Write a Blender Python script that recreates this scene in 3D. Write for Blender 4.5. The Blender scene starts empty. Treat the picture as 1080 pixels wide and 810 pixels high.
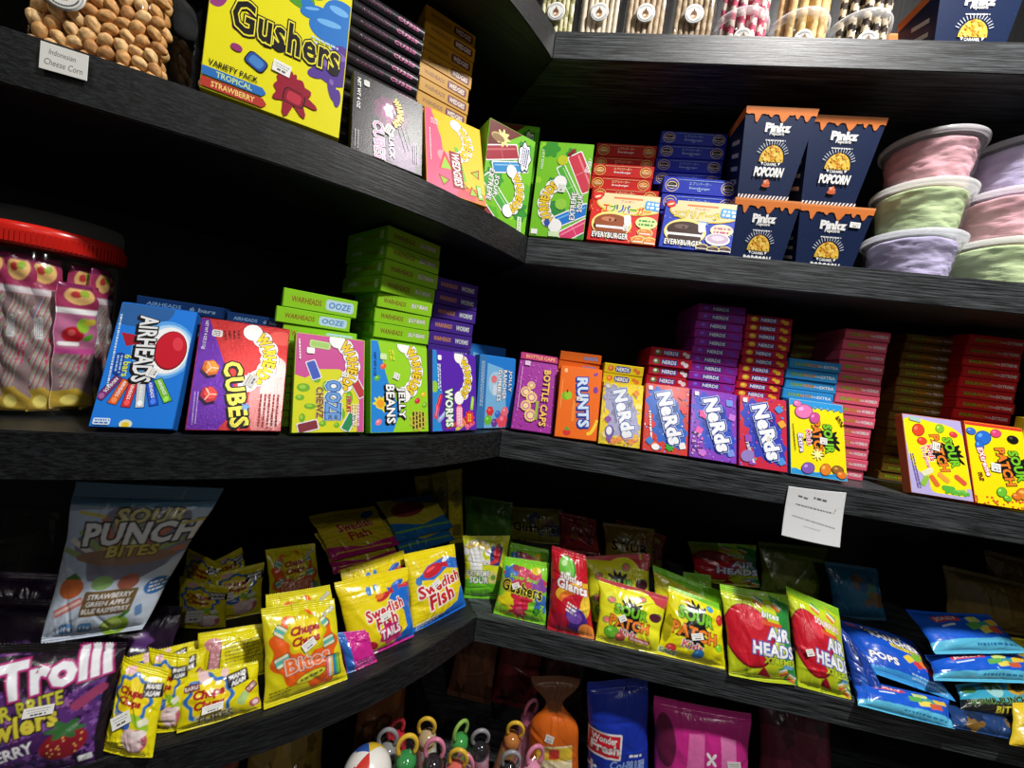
import bpy, bmesh, math, random
import numpy as np
from mathutils import Matrix, Vector, noise
random.seed(7)
RNG = np.random.default_rng(11)
C = bpy.context.scene.collection
SC = bpy.context.scene
PI = math.pi
Z3, Z2, Z1, Z0, ZB = 0.702, 0.35, 0.0, -0.3508, -0.70   # tops of the five shelf levels
THICK = 0.0473
CEIL, FLOOR = 1.62, -1.28

# ------------------------------------------------------------------ camera
cam_d = bpy.data.cameras.new('camera')
cam_d.sensor_fit = 'HORIZONTAL'; cam_d.sensor_width = 36.0
cam_d.lens = 400.1 / 1080 * 36
cam_d.clip_start = 0.01
cam = bpy.data.objects.new('camera', cam_d); C.objects.link(cam)
yw, pt, rl = -0.1249, -0.0495, 0.1353
fw = Vector((math.sin(yw)*math.cos(pt), math.cos(yw)*math.cos(pt), math.sin(pt)))
rt = Vector((math.cos(yw), -math.sin(yw), 0)); up = rt.cross(fw)
r2 = math.cos(rl)*rt + math.sin(rl)*up
u2 = math.cos(rl)*up - math.sin(rl)*rt
M = Matrix((r2, u2, -fw)).transposed().to_4x4(); M.translation = Vector((0.0917, -0.6768, 0.1216))
cam.matrix_world = M
SC.camera = cam

# ------------------------------------------------------------------ world, lamps, exposure
world = bpy.data.worlds.new('world'); SC.world = world; world.use_nodes = True
world.node_tree.nodes['Background'].inputs[0].default_value = (0.85, 0.92, 1.0, 1)
world.node_tree.nodes['Background'].inputs[1].default_value = 0.012
SC.view_settings.view_transform = 'Standard'; SC.view_settings.look = 'None'
SC.view_settings.exposure = 0.0; SC.view_settings.gamma = 1.0
SC.view_settings.use_curve_mapping = False
# (x, y, watts, size): small round ceiling lamps, one just in front of the corner, two further down the aisle; the last is an added fill lamp
LAMPS = [(0.75, -0.58, 48.0, 0.13), (1.30, -2.10, 7.5, 0.08), (0.78, -2.76, 4.0, 0.08), (-0.55, -1.45, 5.0, 0.10)]

# ------------------------------------------------------------------ helpers
def lin(c):
    return tuple((v/255/12.92 if v/255 <= .04045 else ((v/255+.055)/1.055)**2.4) for v in c[:3])

def new_mat(name):
    m = bpy.data.materials.new(name); m.use_nodes = True
    nt = m.node_tree
    return m, nt, nt.nodes, nt.links, nt.nodes['Principled BSDF']

def bump_noise(nt, bsdf, scale, strength, detail=3, dist=0.001, kind='noise'):
    N, L = nt.nodes, nt.links
    tc = N.new('ShaderNodeTexCoord')
    if kind == 'noise':
        t = N.new('ShaderNodeTexNoise'); t.inputs['Scale'].default_value = scale; t.inputs['Detail'].default_value = detail; o = t.outputs[0]
    else:
        t = N.new('ShaderNodeTexVoronoi'); t.inputs['Scale'].default_value = scale; o = t.outputs['Distance']
    L.new(tc.outputs['Object'], t.inputs['Vector'])
    b = N.new('ShaderNodeBump'); b.inputs['Strength'].default_value = strength; b.inputs['Distance'].default_value = dist
    L.new(o, b.inputs['Height']); L.new(b.outputs[0], bsdf.inputs['Normal'])

def print_mat(name, rough, spec=.5, metal=0., coat=0., bump=None):
    m, nt, N, L, b = new_mat(name)
    a = N.new('ShaderNodeAttribute'); a.attribute_name = 'ink'
    L.new(a.outputs['Color'], b.inputs['Base Color'])
    b.inputs['Roughness'].default_value = rough; b.inputs['Specular IOR Level'].default_value = spec
    b.inputs['Metallic'].default_value = metal; b.inputs['Coat Weight'].default_value = coat; b.inputs['Coat Roughness'].default_value = .12
    if bump: bump_noise(nt, b, *bump)
    return m

CARD = print_mat('printed_card', .42, .22)
GLOSS = print_mat('glossy_card', .22, .5)
FOIL = print_mat('foil_card', .27, .11, 0, 0, (700, .3, 2, .0004)); SILVER = print_mat('silver_foil_card', .2, .6, .5, 0, (500, .4, 2, .0005))
FILM = print_mat('printed_film', .27, .5, 0, .25, (70, .35, 3, .003))
PAPER = print_mat('paper', .7, .2)
PLASTIC = print_mat('coloured_plastic', .25, .5)

def plain(name, rgb, rough=.5, metal=0., spec=.5, bump=None):
    m, nt, N, L, b = new_mat(name)
    b.inputs['Base Color'].default_value = (*lin(rgb), 1); b.inputs['Roughness'].default_value = rough
    b.inputs['Metallic'].default_value = metal; b.inputs['Specular IOR Level'].default_value = spec
    if bump: bump_noise(nt, b, *bump)
    return m

def clear_mat(name, tint=(255, 255, 255), haze=0.0, rough=.06):
    m, nt, N, L, b = new_mat(name); N.remove(b)
    out = N['Material Output']
    tr = N.new('ShaderNodeBsdfTransparent'); tr.inputs[0].default_value = (*lin(tint), 1)
    gl = N.new('ShaderNodeBsdfGlossy'); gl.inputs['Roughness'].default_value = rough
    lw = N.new('ShaderNodeLayerWeight'); lw.inputs[0].default_value = .5
    pw = N.new('ShaderNodeMath'); pw.operation = 'POWER'; pw.inputs[1].default_value = 4.0; L.new(lw.outputs['Facing'], pw.inputs[0])
    fr = N.new('ShaderNodeMath'); fr.operation = 'MULTIPLY_ADD'; fr.inputs[1].default_value = .6; fr.inputs[2].default_value = .035; L.new(pw.outputs[0], fr.inputs[0])
    mx = N.new('ShaderNodeMixShader'); L.new(fr.outputs[0], mx.inputs[0]); L.new(tr.outputs[0], mx.inputs[1]); L.new(gl.outputs[0], mx.inputs[2])
    last = mx
    if haze > 0:
        df = N.new('ShaderNodeBsdfDiffuse'); df.inputs[0].default_value = (*lin((246, 248, 252)), 1)
        tl = N.new('ShaderNodeBsdfTranslucent'); tl.inputs[0].default_value = df.inputs[0].default_value; m3 = N.new('ShaderNodeMixShader'); m3.inputs[0].default_value = .5
        L.new(df.outputs[0], m3.inputs[1]); L.new(tl.outputs[0], m3.inputs[2])
        m2 = N.new('ShaderNodeMixShader'); m2.inputs[0].default_value = haze
        L.new(mx.outputs[0], m2.inputs[1]); L.new(m3.outputs[0], m2.inputs[2]); last = m2
    L.new(last.outputs[0], out.inputs[0])
    return m
CLEAR = clear_mat('clear_plastic'); FROST = clear_mat('frosted_plastic', (254, 254, 255), .05, .15); CLEARLID = clear_mat('clear_lid', (252, 252, 253), .45, .1)

def wood_mat(name, base, streak, along='x'):
    m, nt, N, L, b = new_mat(name)
    tc = N.new('ShaderNodeTexCoord'); mp = N.new('ShaderNodeMapping')
    mp.inputs['Scale'].default_value = {'x': (12, 430, 430), 'd': (12, 430, 430), 'z': (220, 220, 7)}[along]
    n1 = N.new('ShaderNodeTexNoise'); n1.inputs['Scale'].default_value = 1.0; n1.inputs['Detail'].default_value = 6; n1.inputs['Roughness'].default_value = .7
    cr = N.new('ShaderNodeValToRGB'); cr.color_ramp.elements[0].position = .44; cr.color_ramp.elements[1].position = .62
    cr.color_ramp.elements[0].color = (*lin(base), 1); cr.color_ramp.elements[1].color = (*lin(streak), 1)
    src = tc.outputs['Object']
    if along == 'd':
        m0 = N.new('ShaderNodeMapping'); m0.inputs['Rotation'].default_value = (0, 0, -PI/4); L.new(src, m0.inputs[0]); src = m0.outputs[0]
    L.new(src, mp.inputs[0]); L.new(mp.outputs[0], n1.inputs['Vector'])
    L.new(n1.outputs[0], cr.inputs[0]); L.new(cr.outputs[0], b.inputs['Base Color'])
    b.inputs['Roughness'].default_value = .42; b.inputs['Specular IOR Level'].default_value = .5
    bp = N.new('ShaderNodeBump'); bp.inputs['Strength'].default_value = .5; bp.inputs['Distance'].default_value = .0008
    L.new(n1.outputs[0], bp.inputs['Height']); L.new(bp.outputs[0], b.inputs['Normal'])
    return m
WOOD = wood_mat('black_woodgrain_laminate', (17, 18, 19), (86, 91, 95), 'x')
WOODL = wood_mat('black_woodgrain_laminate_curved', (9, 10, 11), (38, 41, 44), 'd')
BACK = wood_mat('black_back_panel', (12, 12, 13), (20, 20, 22), 'z')

class MB:
    """collects faces with an ink colour each"""
    def __init__(s): s.v = []; s.f = []; s.c = []; s.sm = []
    def add(s, vs, fs, col, smooth=False):
        o = len(s.v); s.v += [tuple(p) for p in vs]
        for k, f in enumerate(fs):
            s.f.append(tuple(i+o for i in f)); s.c.append(col[k] if isinstance(col, list) else col); s.sm.append(smooth)
    def box(s, x0, x1, y0, y1, z0, z1, col, bev=0.0):
        bm = bmesh.new(); bmesh.ops.create_cube(bm, size=1)
        for v in bm.verts: v.co = Vector(((x0+x1)/2+v.co.x*(x1-x0), (y0+y1)/2+v.co.y*(y1-y0), (z0+z1)/2+v.co.z*(z1-z0)))
        if bev: bmesh.ops.bevel(bm, geom=bm.edges[:], offset=bev, segments=2, affect='EDGES')
        bm.verts.index_update(); s.add([v.co for v in bm.verts], [[v.index for v in f.verts] for f in bm.faces], col); bm.free()
    def lathe(s, prof, col, n=40, cx=0, cy=0, cap0=True, cap1=True, sq=None):
        """prof: list of (r,z); sq = superellipse exponent for rounded-square tubs"""
        vs = []
        for r, z in prof:
            for k in range(n):
                a = 2*PI*k/n; ca, sa = math.cos(a), math.sin(a)
                if sq: q = (abs(ca)**sq+abs(sa)**sq)**(-1/sq)
                else: q = 1
                vs.append((cx+r*q*ca, cy+r*q*sa, z))
        fs = []
        for j in range(len(prof)-1):
            for k in range(n):
                k2 = (k+1) % n; fs.append((j*n+k, j*n+k2, (j+1)*n+k2, (j+1)*n+k))
        if cap0: fs.append(tuple(reversed(range(n))))
        if cap1: fs.append(tuple(range((len(prof)-1)*n, len(prof)*n)))
        s.add(vs, fs, col, True)
    def tube(s, pts, r, col, n=10, closed=False):
        P_ = [Vector(p) for p in pts]; vs = []; fs = []; m = len(P_)
        for i, p in enumerate(P_):
            a = P_[i-1] if (i or closed) else p; b = P_[(i+1) % m] if (i < m-1 or closed) else p
            t = (b-a).normalized(); e = t.orthogonal().normalized() if i == 0 else (e0 - t*e0.dot(t)).normalized()
            e0 = e; g = t.cross(e); rr = r[i] if isinstance(r, (list, tuple)) else r
            for k in range(n): vs.append(p + rr*(math.cos(2*PI*k/n)*e + math.sin(2*PI*k/n)*g))
        for i in range(m if closed else m-1):
            for k in range(n):
                i2 = (i+1) % m; k2 = (k+1) % n; fs.append((i*n+k, i*n+k2, i2*n+k2, i2*n+k))
        if not closed: fs += [tuple(reversed(range(n))), tuple(range((m-1)*n, m*n))]
        s.add(vs, fs, col, True)
    def mesh(s, name, mat):
        me = bpy.data.meshes.new(name); me.from_pydata(s.v, [], s.f)
        at = me.attributes.new('ink', 'FLOAT_COLOR', 'FACE')
        cols = np.array([(*lin(c), 1) for c in s.c], np.float32)
        at.data.foreach_set('color', cols.ravel())
        me.polygons.foreach_set('use_smooth', s.sm); me.materials.append(mat); me.update()
        return me
    def build(s, name, mat, parent=None):
        o = bpy.data.objects.new(name, s.mesh(name, mat)); C.objects.link(o)
        if parent: o.parent = parent
        return o

def tag(o, label=None, cat=None, group=None, kind=None):
    if label: o['label'] = label
    if cat: o['category'] = cat
    if group: o['group'] = group
    if kind: o['kind'] = kind
    return o

def empty(name, loc=(0, 0, 0), rz=0):
    o = bpy.data.objects.new(name, None); C.objects.link(o); o.location = loc; o.rotation_euler = (0, 0, rz); o.empty_display_size = .02
    return o

def dup(o, parent=None):
    c = o.copy(); C.objects.link(c)
    if parent: c.parent = parent
    for ch in list(o.children): dup(ch, c)
    return c

ORD = ['topmost', 'second', 'third', 'fourth', 'fifth', 'sixth', 'seventh', 'eighth', 'ninth', 'tenth', 'eleventh', 'twelfth', 'thirteenth', 'fourteenth', 'fifteenth', 'sixteenth', 'seventeenth', 'eighteenth']

# ------------------------------------------------------------------ print artwork as triangles
_tc = bpy.data.curves.new('lettering', 'FONT'); _to = bpy.data.objects.new('lettering', _tc); C.objects.link(_to)
_cache = {}
def glyphs(s, off, shear=0.0, sp=1.0):
    k = (s, off, shear, sp)
    if k not in _cache:
        _tc.body = s; _tc.space_character = sp; _tc.offset = off; _tc.shear = shear; _tc.resolution_u = 2; _tc.align_x = 'LEFT'
        dg = bpy.context.evaluated_depsgraph_get(); ev = _to.evaluated_get(dg); me = ev.to_mesh()
        me.calc_loop_triangles()
        co = np.array([v.co[:2] for v in me.vertices]).reshape(-1, 2)
        tr = np.array([t.vertices[:] for t in me.loop_triangles], int).reshape(-1, 3)
        _cache[k] = (co[tr] if len(tr) else np.zeros((0, 3, 2))); ev.to_mesh_clear()
    return _cache[k]

def rot2(p, a):
    c, s = math.cos(a), math.sin(a); p = np.asarray(p, float)
    return np.stack([p[..., 0]*c - p[..., 1]*s, p[..., 0]*s + p[..., 1]*c], -1)

class Art:
    """artwork 100 wide and A high, layers in paint order; bg is the sheet's own colour"""
    def __init__(s, A, bg): s.A = A; s.bg = bg; s.L = []
    def tris(s, t, col):
        if len(t): s.L.append((np.asarray(t, float), col))
    def poly(s, pts, col):
        from mathutils.geometry import tessellate_polygon
        p = np.array(pts, float)
        idx = tessellate_polygon([[Vector((a, b, 0)) for a, b in pts]])
        s.tris(np.array([[p[i] for i in t] for t in idx]), col)
    def rect(s, cx, cy, w, h, col, rot=0, r=0):
        if r:
            pts = []
            for sx, sy, a0 in ((1, 1, 0), (-1, 1, 90), (-1, -1, 180), (1, -1, 270)):
                for k in range(5):
                    a = math.radians(a0+k*22.5); pts.append((sx*(w/2-r)+r*math.cos(a), sy*(h/2-r)+r*math.sin(a)))
        else: pts = [(-w/2, -h/2), (w/2, -h/2), (w/2, h/2), (-w/2, h/2)]
        p = rot2(pts, math.radians(rot)) + (cx, cy)
        s.tris(np.array([[p[0], p[i], p[i+1]] for i in range(1, len(p)-1)]), col)
    def ell(s, cx, cy, rx, ry, col, rot=0, n=26):
        a = np.linspace(0, 2*PI, n, endpoint=False)
        p = rot2(np.stack([rx*np.cos(a), ry*np.sin(a)], 1), math.radians(rot)) + (cx, cy)
        s.tris(np.array([[p[0], p[i], p[i+1]] for i in range(1, n-1)]), col)
    def star(s, cx, cy, r, n, amp, col, rot=0, sy=1.0, soft=True):
        """flower / splat: n lobes of relative depth amp"""
        m = n*8; a = np.linspace(0, 2*PI, m, endpoint=False)
        q = r*(1+amp*np.cos(n*a)) if soft else r*(1+amp*(np.abs(((a*n/2/PI) % 1)-.5)*4-1))
        p = rot2(np.stack([q*np.cos(a), q*np.sin(a)*sy], 1), math.radians(rot)); c0 = np.zeros(2)
        s.tris(np.array([[c0, p[i], p[(i+1) % m]] for i in range(m)]) + (cx, cy), col)
    def splat(s, cx, cy, r, col, seed=0, n=11):
        rg = random.Random(seed); m = n*6; pts = []
        amp = [rg.uniform(.05, .75) for _ in range(n)]
        for i in range(m):
            k = i*n//m; f = (i*n/m) % 1; q = r*(.7+amp[k]*max(0, math.sin(PI*f))**2)
            a = 2*PI*i/m; pts.append((q*math.cos(a), q*math.sin(a)))
        p = np.array(pts); c0 = np.zeros(2)
        s.tris(np.array([[c0, p[i], p[(i+1) % m]] for i in range(m)]) + (cx, cy), col)
    def text(s, t, cx, cy, h, col, w=None, rot=0, out=None, ow=.05, out2=None, ow2=.1, bold=.02, shear=0., arc=0., sh=None):
        bold *= .6; ow *= .72; ow2 *= .8; sp = 1.07 if out else 1.0
        base = glyphs(t, bold, shear, sp)
        if not len(base): return
        lo = base.reshape(-1, 2).min(0); hi = base.reshape(-1, 2).max(0)
        sy = h/(hi[1]-lo[1]); sx = (w/(hi[0]-lo[0])) if w else sy; mid = (lo+hi)/2
        def put(g, col, d=(0, 0)):
            q = (g-mid)*(sx, sy)
            if arc:
                W = (hi[0]-lo[0])*sx; R = W/math.radians(arc) ; a = q[..., 0]/R
                q = np.stack([(R+q[..., 1])*np.sin(a), (R+q[..., 1])*np.cos(a)-R], -1)
            s.tris(rot2(q, math.radians(rot)) + (cx+d[0], cy+d[1]), col)
        if sh: put(glyphs(t, bold+(ow if out else 0), shear, sp), sh[2], sh[:2])
        if out2: put(glyphs(t, bold+ow2, shear, sp), out2)
        if out: put(glyphs(t, bold+ow, shear, sp), out)
        put(base, col)
    def lines(s, cx, cy, w, n, gap, h, col, rot=0, seed=1):
        """rows of tiny illegible print"""
        rg = random.Random(seed); P_ = []
        for i in range(n):
            y = (n-1)/2*gap-i*gap; x = -w/2
            while x < w/2-.5:
                l = rg.uniform(.6, 2.6)*h; P_.append((x+l/2, y, min(l, w/2-x)))
                x += l+h*.5
        for x, y, l in P_:
            q = rot2([(x, y)], math.radians(rot))[0]; s.rect(cx+q[0], cy+q[1], l, h, col, rot)
    def clipped(s):
        """every layer clipped to the sheet"""
        out = []
        for t, col in s.L:
            lo = t.min(1); hi = t.max(1)
            ins = (lo[:, 0] >= 0) & (hi[:, 0] <= 100) & (lo[:, 1] >= 0) & (hi[:, 1] <= s.A)
            outs = (hi[:, 0] <= 0) | (lo[:, 0] >= 100) | (hi[:, 1] <= 0) | (lo[:, 1] >= s.A)
            polys = [list(map(tuple, q)) for q in t[ins]]
            for q in t[~ins & ~outs]:
                p = [tuple(v) for v in q]
                for ax, val, sg in ((0, 0, 1), (0, 100, -1), (1, 0, 1), (1, s.A, -1)):
                    r = []
                    for i in range(len(p)):
                        a, b = p[i-1], p[i]; da, db = sg*(a[ax]-val), sg*(b[ax]-val)
                        if (da >= 0) != (db >= 0):
                            f = da/(da-db); r.append((a[0]+f*(b[0]-a[0]), a[1]+f*(b[1]-a[1])))
                        if db >= 0: r.append(b)
                    p = r
                    if len(p) < 3: break
                if len(p) >= 3: polys.append(p)
            out.append((polys, col))
        return out
    def onto(s, mb, o, ex, ey, w, h, eps=1.5e-5):
        """lay the print on a flat panel with corner o, axes ex, ey"""
        o, ex, ey = Vector(o), Vector(ex), Vector(ey); n = ex.cross(ey).normalized()
        for k, (polys, col) in enumerate(s.clipped()):
            for p in polys:
                vs = [o + ex*(x/100*w) + ey*(y/s.A*h) + n*(eps*(k+2)) for x, y in p]
                mb.add(vs, [tuple(range(len(vs)))], col)
    def raster(s, nu, nv):
        """smoothed ink colours at an nu x nv grid of points (for curved film)"""
        G = s._raster(nu*2-1, nv*2-1); P_ = np.pad(G, ((1, 1), (1, 1), (0, 0)), 'edge')
        B_ = sum(P_[1+j:P_.shape[0]-1+j, 1+i:P_.shape[1]-1+i]*wt for j, i, wt in ((0, 0, .25), (1, 0, .125), (-1, 0, .125), (0, 1, .125), (0, -1, .125), (1, 1, .0625), (1, -1, .0625), (-1, 1, .0625), (-1, -1, .0625)))
        return np.ascontiguousarray(B_[::2, ::2])
    def _raster(s, nu, nv):
        X = np.linspace(0, 100, nu); Y = np.linspace(0, s.A, nv)
        G = np.empty((nv, nu, 3), np.float32); G[:] = lin(s.bg)
        dx = 100/(nu-1); dy = s.A/(nv-1)
        for t, col in s.L:
            c = lin(col)
            for a, b, d in t:
                x0 = max(0, int(math.ceil(min(a[0], b[0], d[0])/dx))); x1 = min(nu-1, int(max(a[0], b[0], d[0])/dx))
                y0 = max(0, int(math.ceil(min(a[1], b[1], d[1])/dy))); y1 = min(nv-1, int(max(a[1], b[1], d[1])/dy))
                if x1 < x0 or y1 < y0: continue
                den = (b[1]-d[1])*(a[0]-d[0])+(d[0]-b[0])*(a[1]-d[1])
                if abs(den) < 1e-12: continue
                gx, gy = np.meshgrid(X[x0:x1+1], Y[y0:y1+1])
                l1 = ((b[1]-d[1])*(gx-d[0])+(d[0]-b[0])*(gy-d[1]))/den
                l2 = ((d[1]-a[1])*(gx-d[0])+(a[0]-d[0])*(gy-d[1]))/den
                m = (l1 >= -1e-6) & (l2 >= -1e-6) & (l1+l2 <= 1+1e-6)
                G[y0:y1+1, x0:x1+1][m] = c
        return G
BOX = {
    'gushers': (-0.2545, -0.2925, 0.35, 0.6403, 6.0702, 0.3283, 0.1329, 0.17),
    'blackcube': (-0.1628, -0.2094, 0.35, 0.7423, 16.152, 1.2908, 0.0937, 0.1082),
    'wedgies': (-0.0962, -0.1204, 0.35, 0.6433, 23.9499, 1.0805, 0.0979, 0.1584),
    'airheads': (-0.3306, -0.3457, 0.0, 0.5535, 19.8872, 0.3943, 0.0672, 0.1349),
    'cubes': (-0.2622, -0.2932, 0.0, 0.7047, 19.2775, -0.0, 0.0912, 0.1299),
    'ooze': (-0.1868, -0.2323, 0.0, 0.7711, 16.8164, 0.9149, 0.0904, 0.127),
    'jelly': (-0.1216, -0.1619, 0.0, 0.9299, 15.4639, -0.5134, 0.1002, 0.1301),
    'worms': (-0.0624, -0.0855, 0.0, 1.0157, 12.4668, -0.8199, 0.102, 0.1277),
    'jr': (-0.0153, 0.007, 0.0, 0.8672, 5.6336, 0.5957, 0.0899, 0.1314),
    'pops2': (0.048, 0.007, 0.35, 0.0401, 4.4288, 1.1621, 0.0996, 0.1722),
    'ebred': (0.1599, 0.0075, 0.35, -0.007, 12.8346, -0.8883, 0.1207, 0.0952),
    'ebblue': (0.2836, 0.0115, 0.35, -0.074, 10.1964, -2.4196, 0.1196, 0.09),
    'bottlecaps': (0.0522, 0.0147, 0.0, 0.1786, 19.0892, -0.986, 0.0783, 0.1508),
    'runts': (0.1333, 0.0117, 0.0, 0.0788, 17.0418, 0.9869, 0.08, 0.1347),
    'nyel': (0.2087, 0.0086, 0.0, 0.0074, 16.9272, 0.8951, 0.0747, 0.1152),
    'nred': (0.2879, 0.0097, 0.0, 0.0489, 17.3889, 0.3353, 0.0804, 0.1229),
    'npur': (0.3677, 0.0096, 0.0, 0.047, 19.3227, -0.9058, 0.0817, 0.1236),
    'nrain': (0.4475, 0.0065, 0.0, -0.0018, 17.3218, 0.3388, 0.0795, 0.1242),
    'spkb': (0.5352, 0.0076, 0.0, 0.022, 17.6202, 0.0, 0.0908, 0.1308),
    'spkl': (0.7155, 0.0055, 0.0, -0.0003, 19.2408, -0.0, 0.0916, 0.1315),
    'spkr': (0.8033, 0.0048, 0.0, 0.0041, 17.7086, -0.0, 0.0874, 0.1326),
}
STK = {
    'black': (-0.2, -0.178, 0.35, 0.72, 0.0963, 0.016, 14),
    'wedg': (-0.1518, -0.0823, 0.35, 0.72, 0.0866, 0.021, 14),
    'ooze_low': (-0.2308, -0.2024, 0.0, 0.7, 0.0913, 0.0231, 6),
    'ooze_mid': (-0.239, -0.2105, 0.0, 0.7, 0.0897, 0.0195, 8),
    'ooze_top': (-0.2335, -0.2051, 0.0, 0.7, 0.0908, 0.0201, 9),
    'jb_top': (-0.1565, -0.1107, 0.0, 0.98, 0.0976, 0.023, 13),
    'jb_low': (-0.1586, -0.1155, 0.0, 0.78, 0.0892, 0.0225, 9),
    'worm': (-0.1067, -0.0287, 0.0, 0.7, 0.0827, 0.0231, 11),
    'airflat': (-0.3599, -0.2811, 0.0, 0.55, 0.0827, 0.0143, 10),
    'airflat2': (-0.2989, -0.239, 0.0, 0.6, 0.066, 0.014, 10),
    'runts': (0.1228, 0.06, 0.0, 0.0, 0.0795, 0.018, 9),
    'nyel': (0.2063, 0.06, 0.0, 0.0, 0.0737, 0.0188, 8),
    'nred': (0.2881, 0.06, 0.0, 0.0, 0.0781, 0.0174, 11),
    'npur': (0.3635, 0.06, 0.0, 0.0, 0.0843, 0.0156, 18),
    'nrain': (0.4464, 0.06, 0.0, 0.0, 0.0786, 0.015, 18),
    'spkb': (0.5297, 0.06, 0.0, 0.0, 0.0863, 0.0183, 11),
    'pink': (0.6099, 0.066, 0.0, 0.0, 0.0732, 0.019, 14),
    'lilac': (0.7615, 0.125, 0.0, 0.0, 0.0943, 0.0165, 17),
    'red': (0.8393, 0.1, 0.0, 0.0, 0.0914, 0.0191, 15),
    'brown': (0.5762, 0.14, 0.0, 0.0, 0.0885, 0.0162, 16),
    'ebr_top': (0.1546, 0.095, 0.35, 0.0, 0.1171, 0.0261, 9),
    'ebr_low': (0.1598, 0.06, 0.35, 0.0, 0.1243, 0.0276, 5),
    'ebr_mid': (0.1519, 0.072, 0.35, 0.0, 0.1154, 0.0243, 7),
    'ebb_top': (0.2744, 0.09, 0.35, 0.0, 0.1228, 0.026, 10),
    'ebb_low': (0.2914, 0.058, 0.35, 0.0, 0.1321, 0.0336, 5),
}
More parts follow.
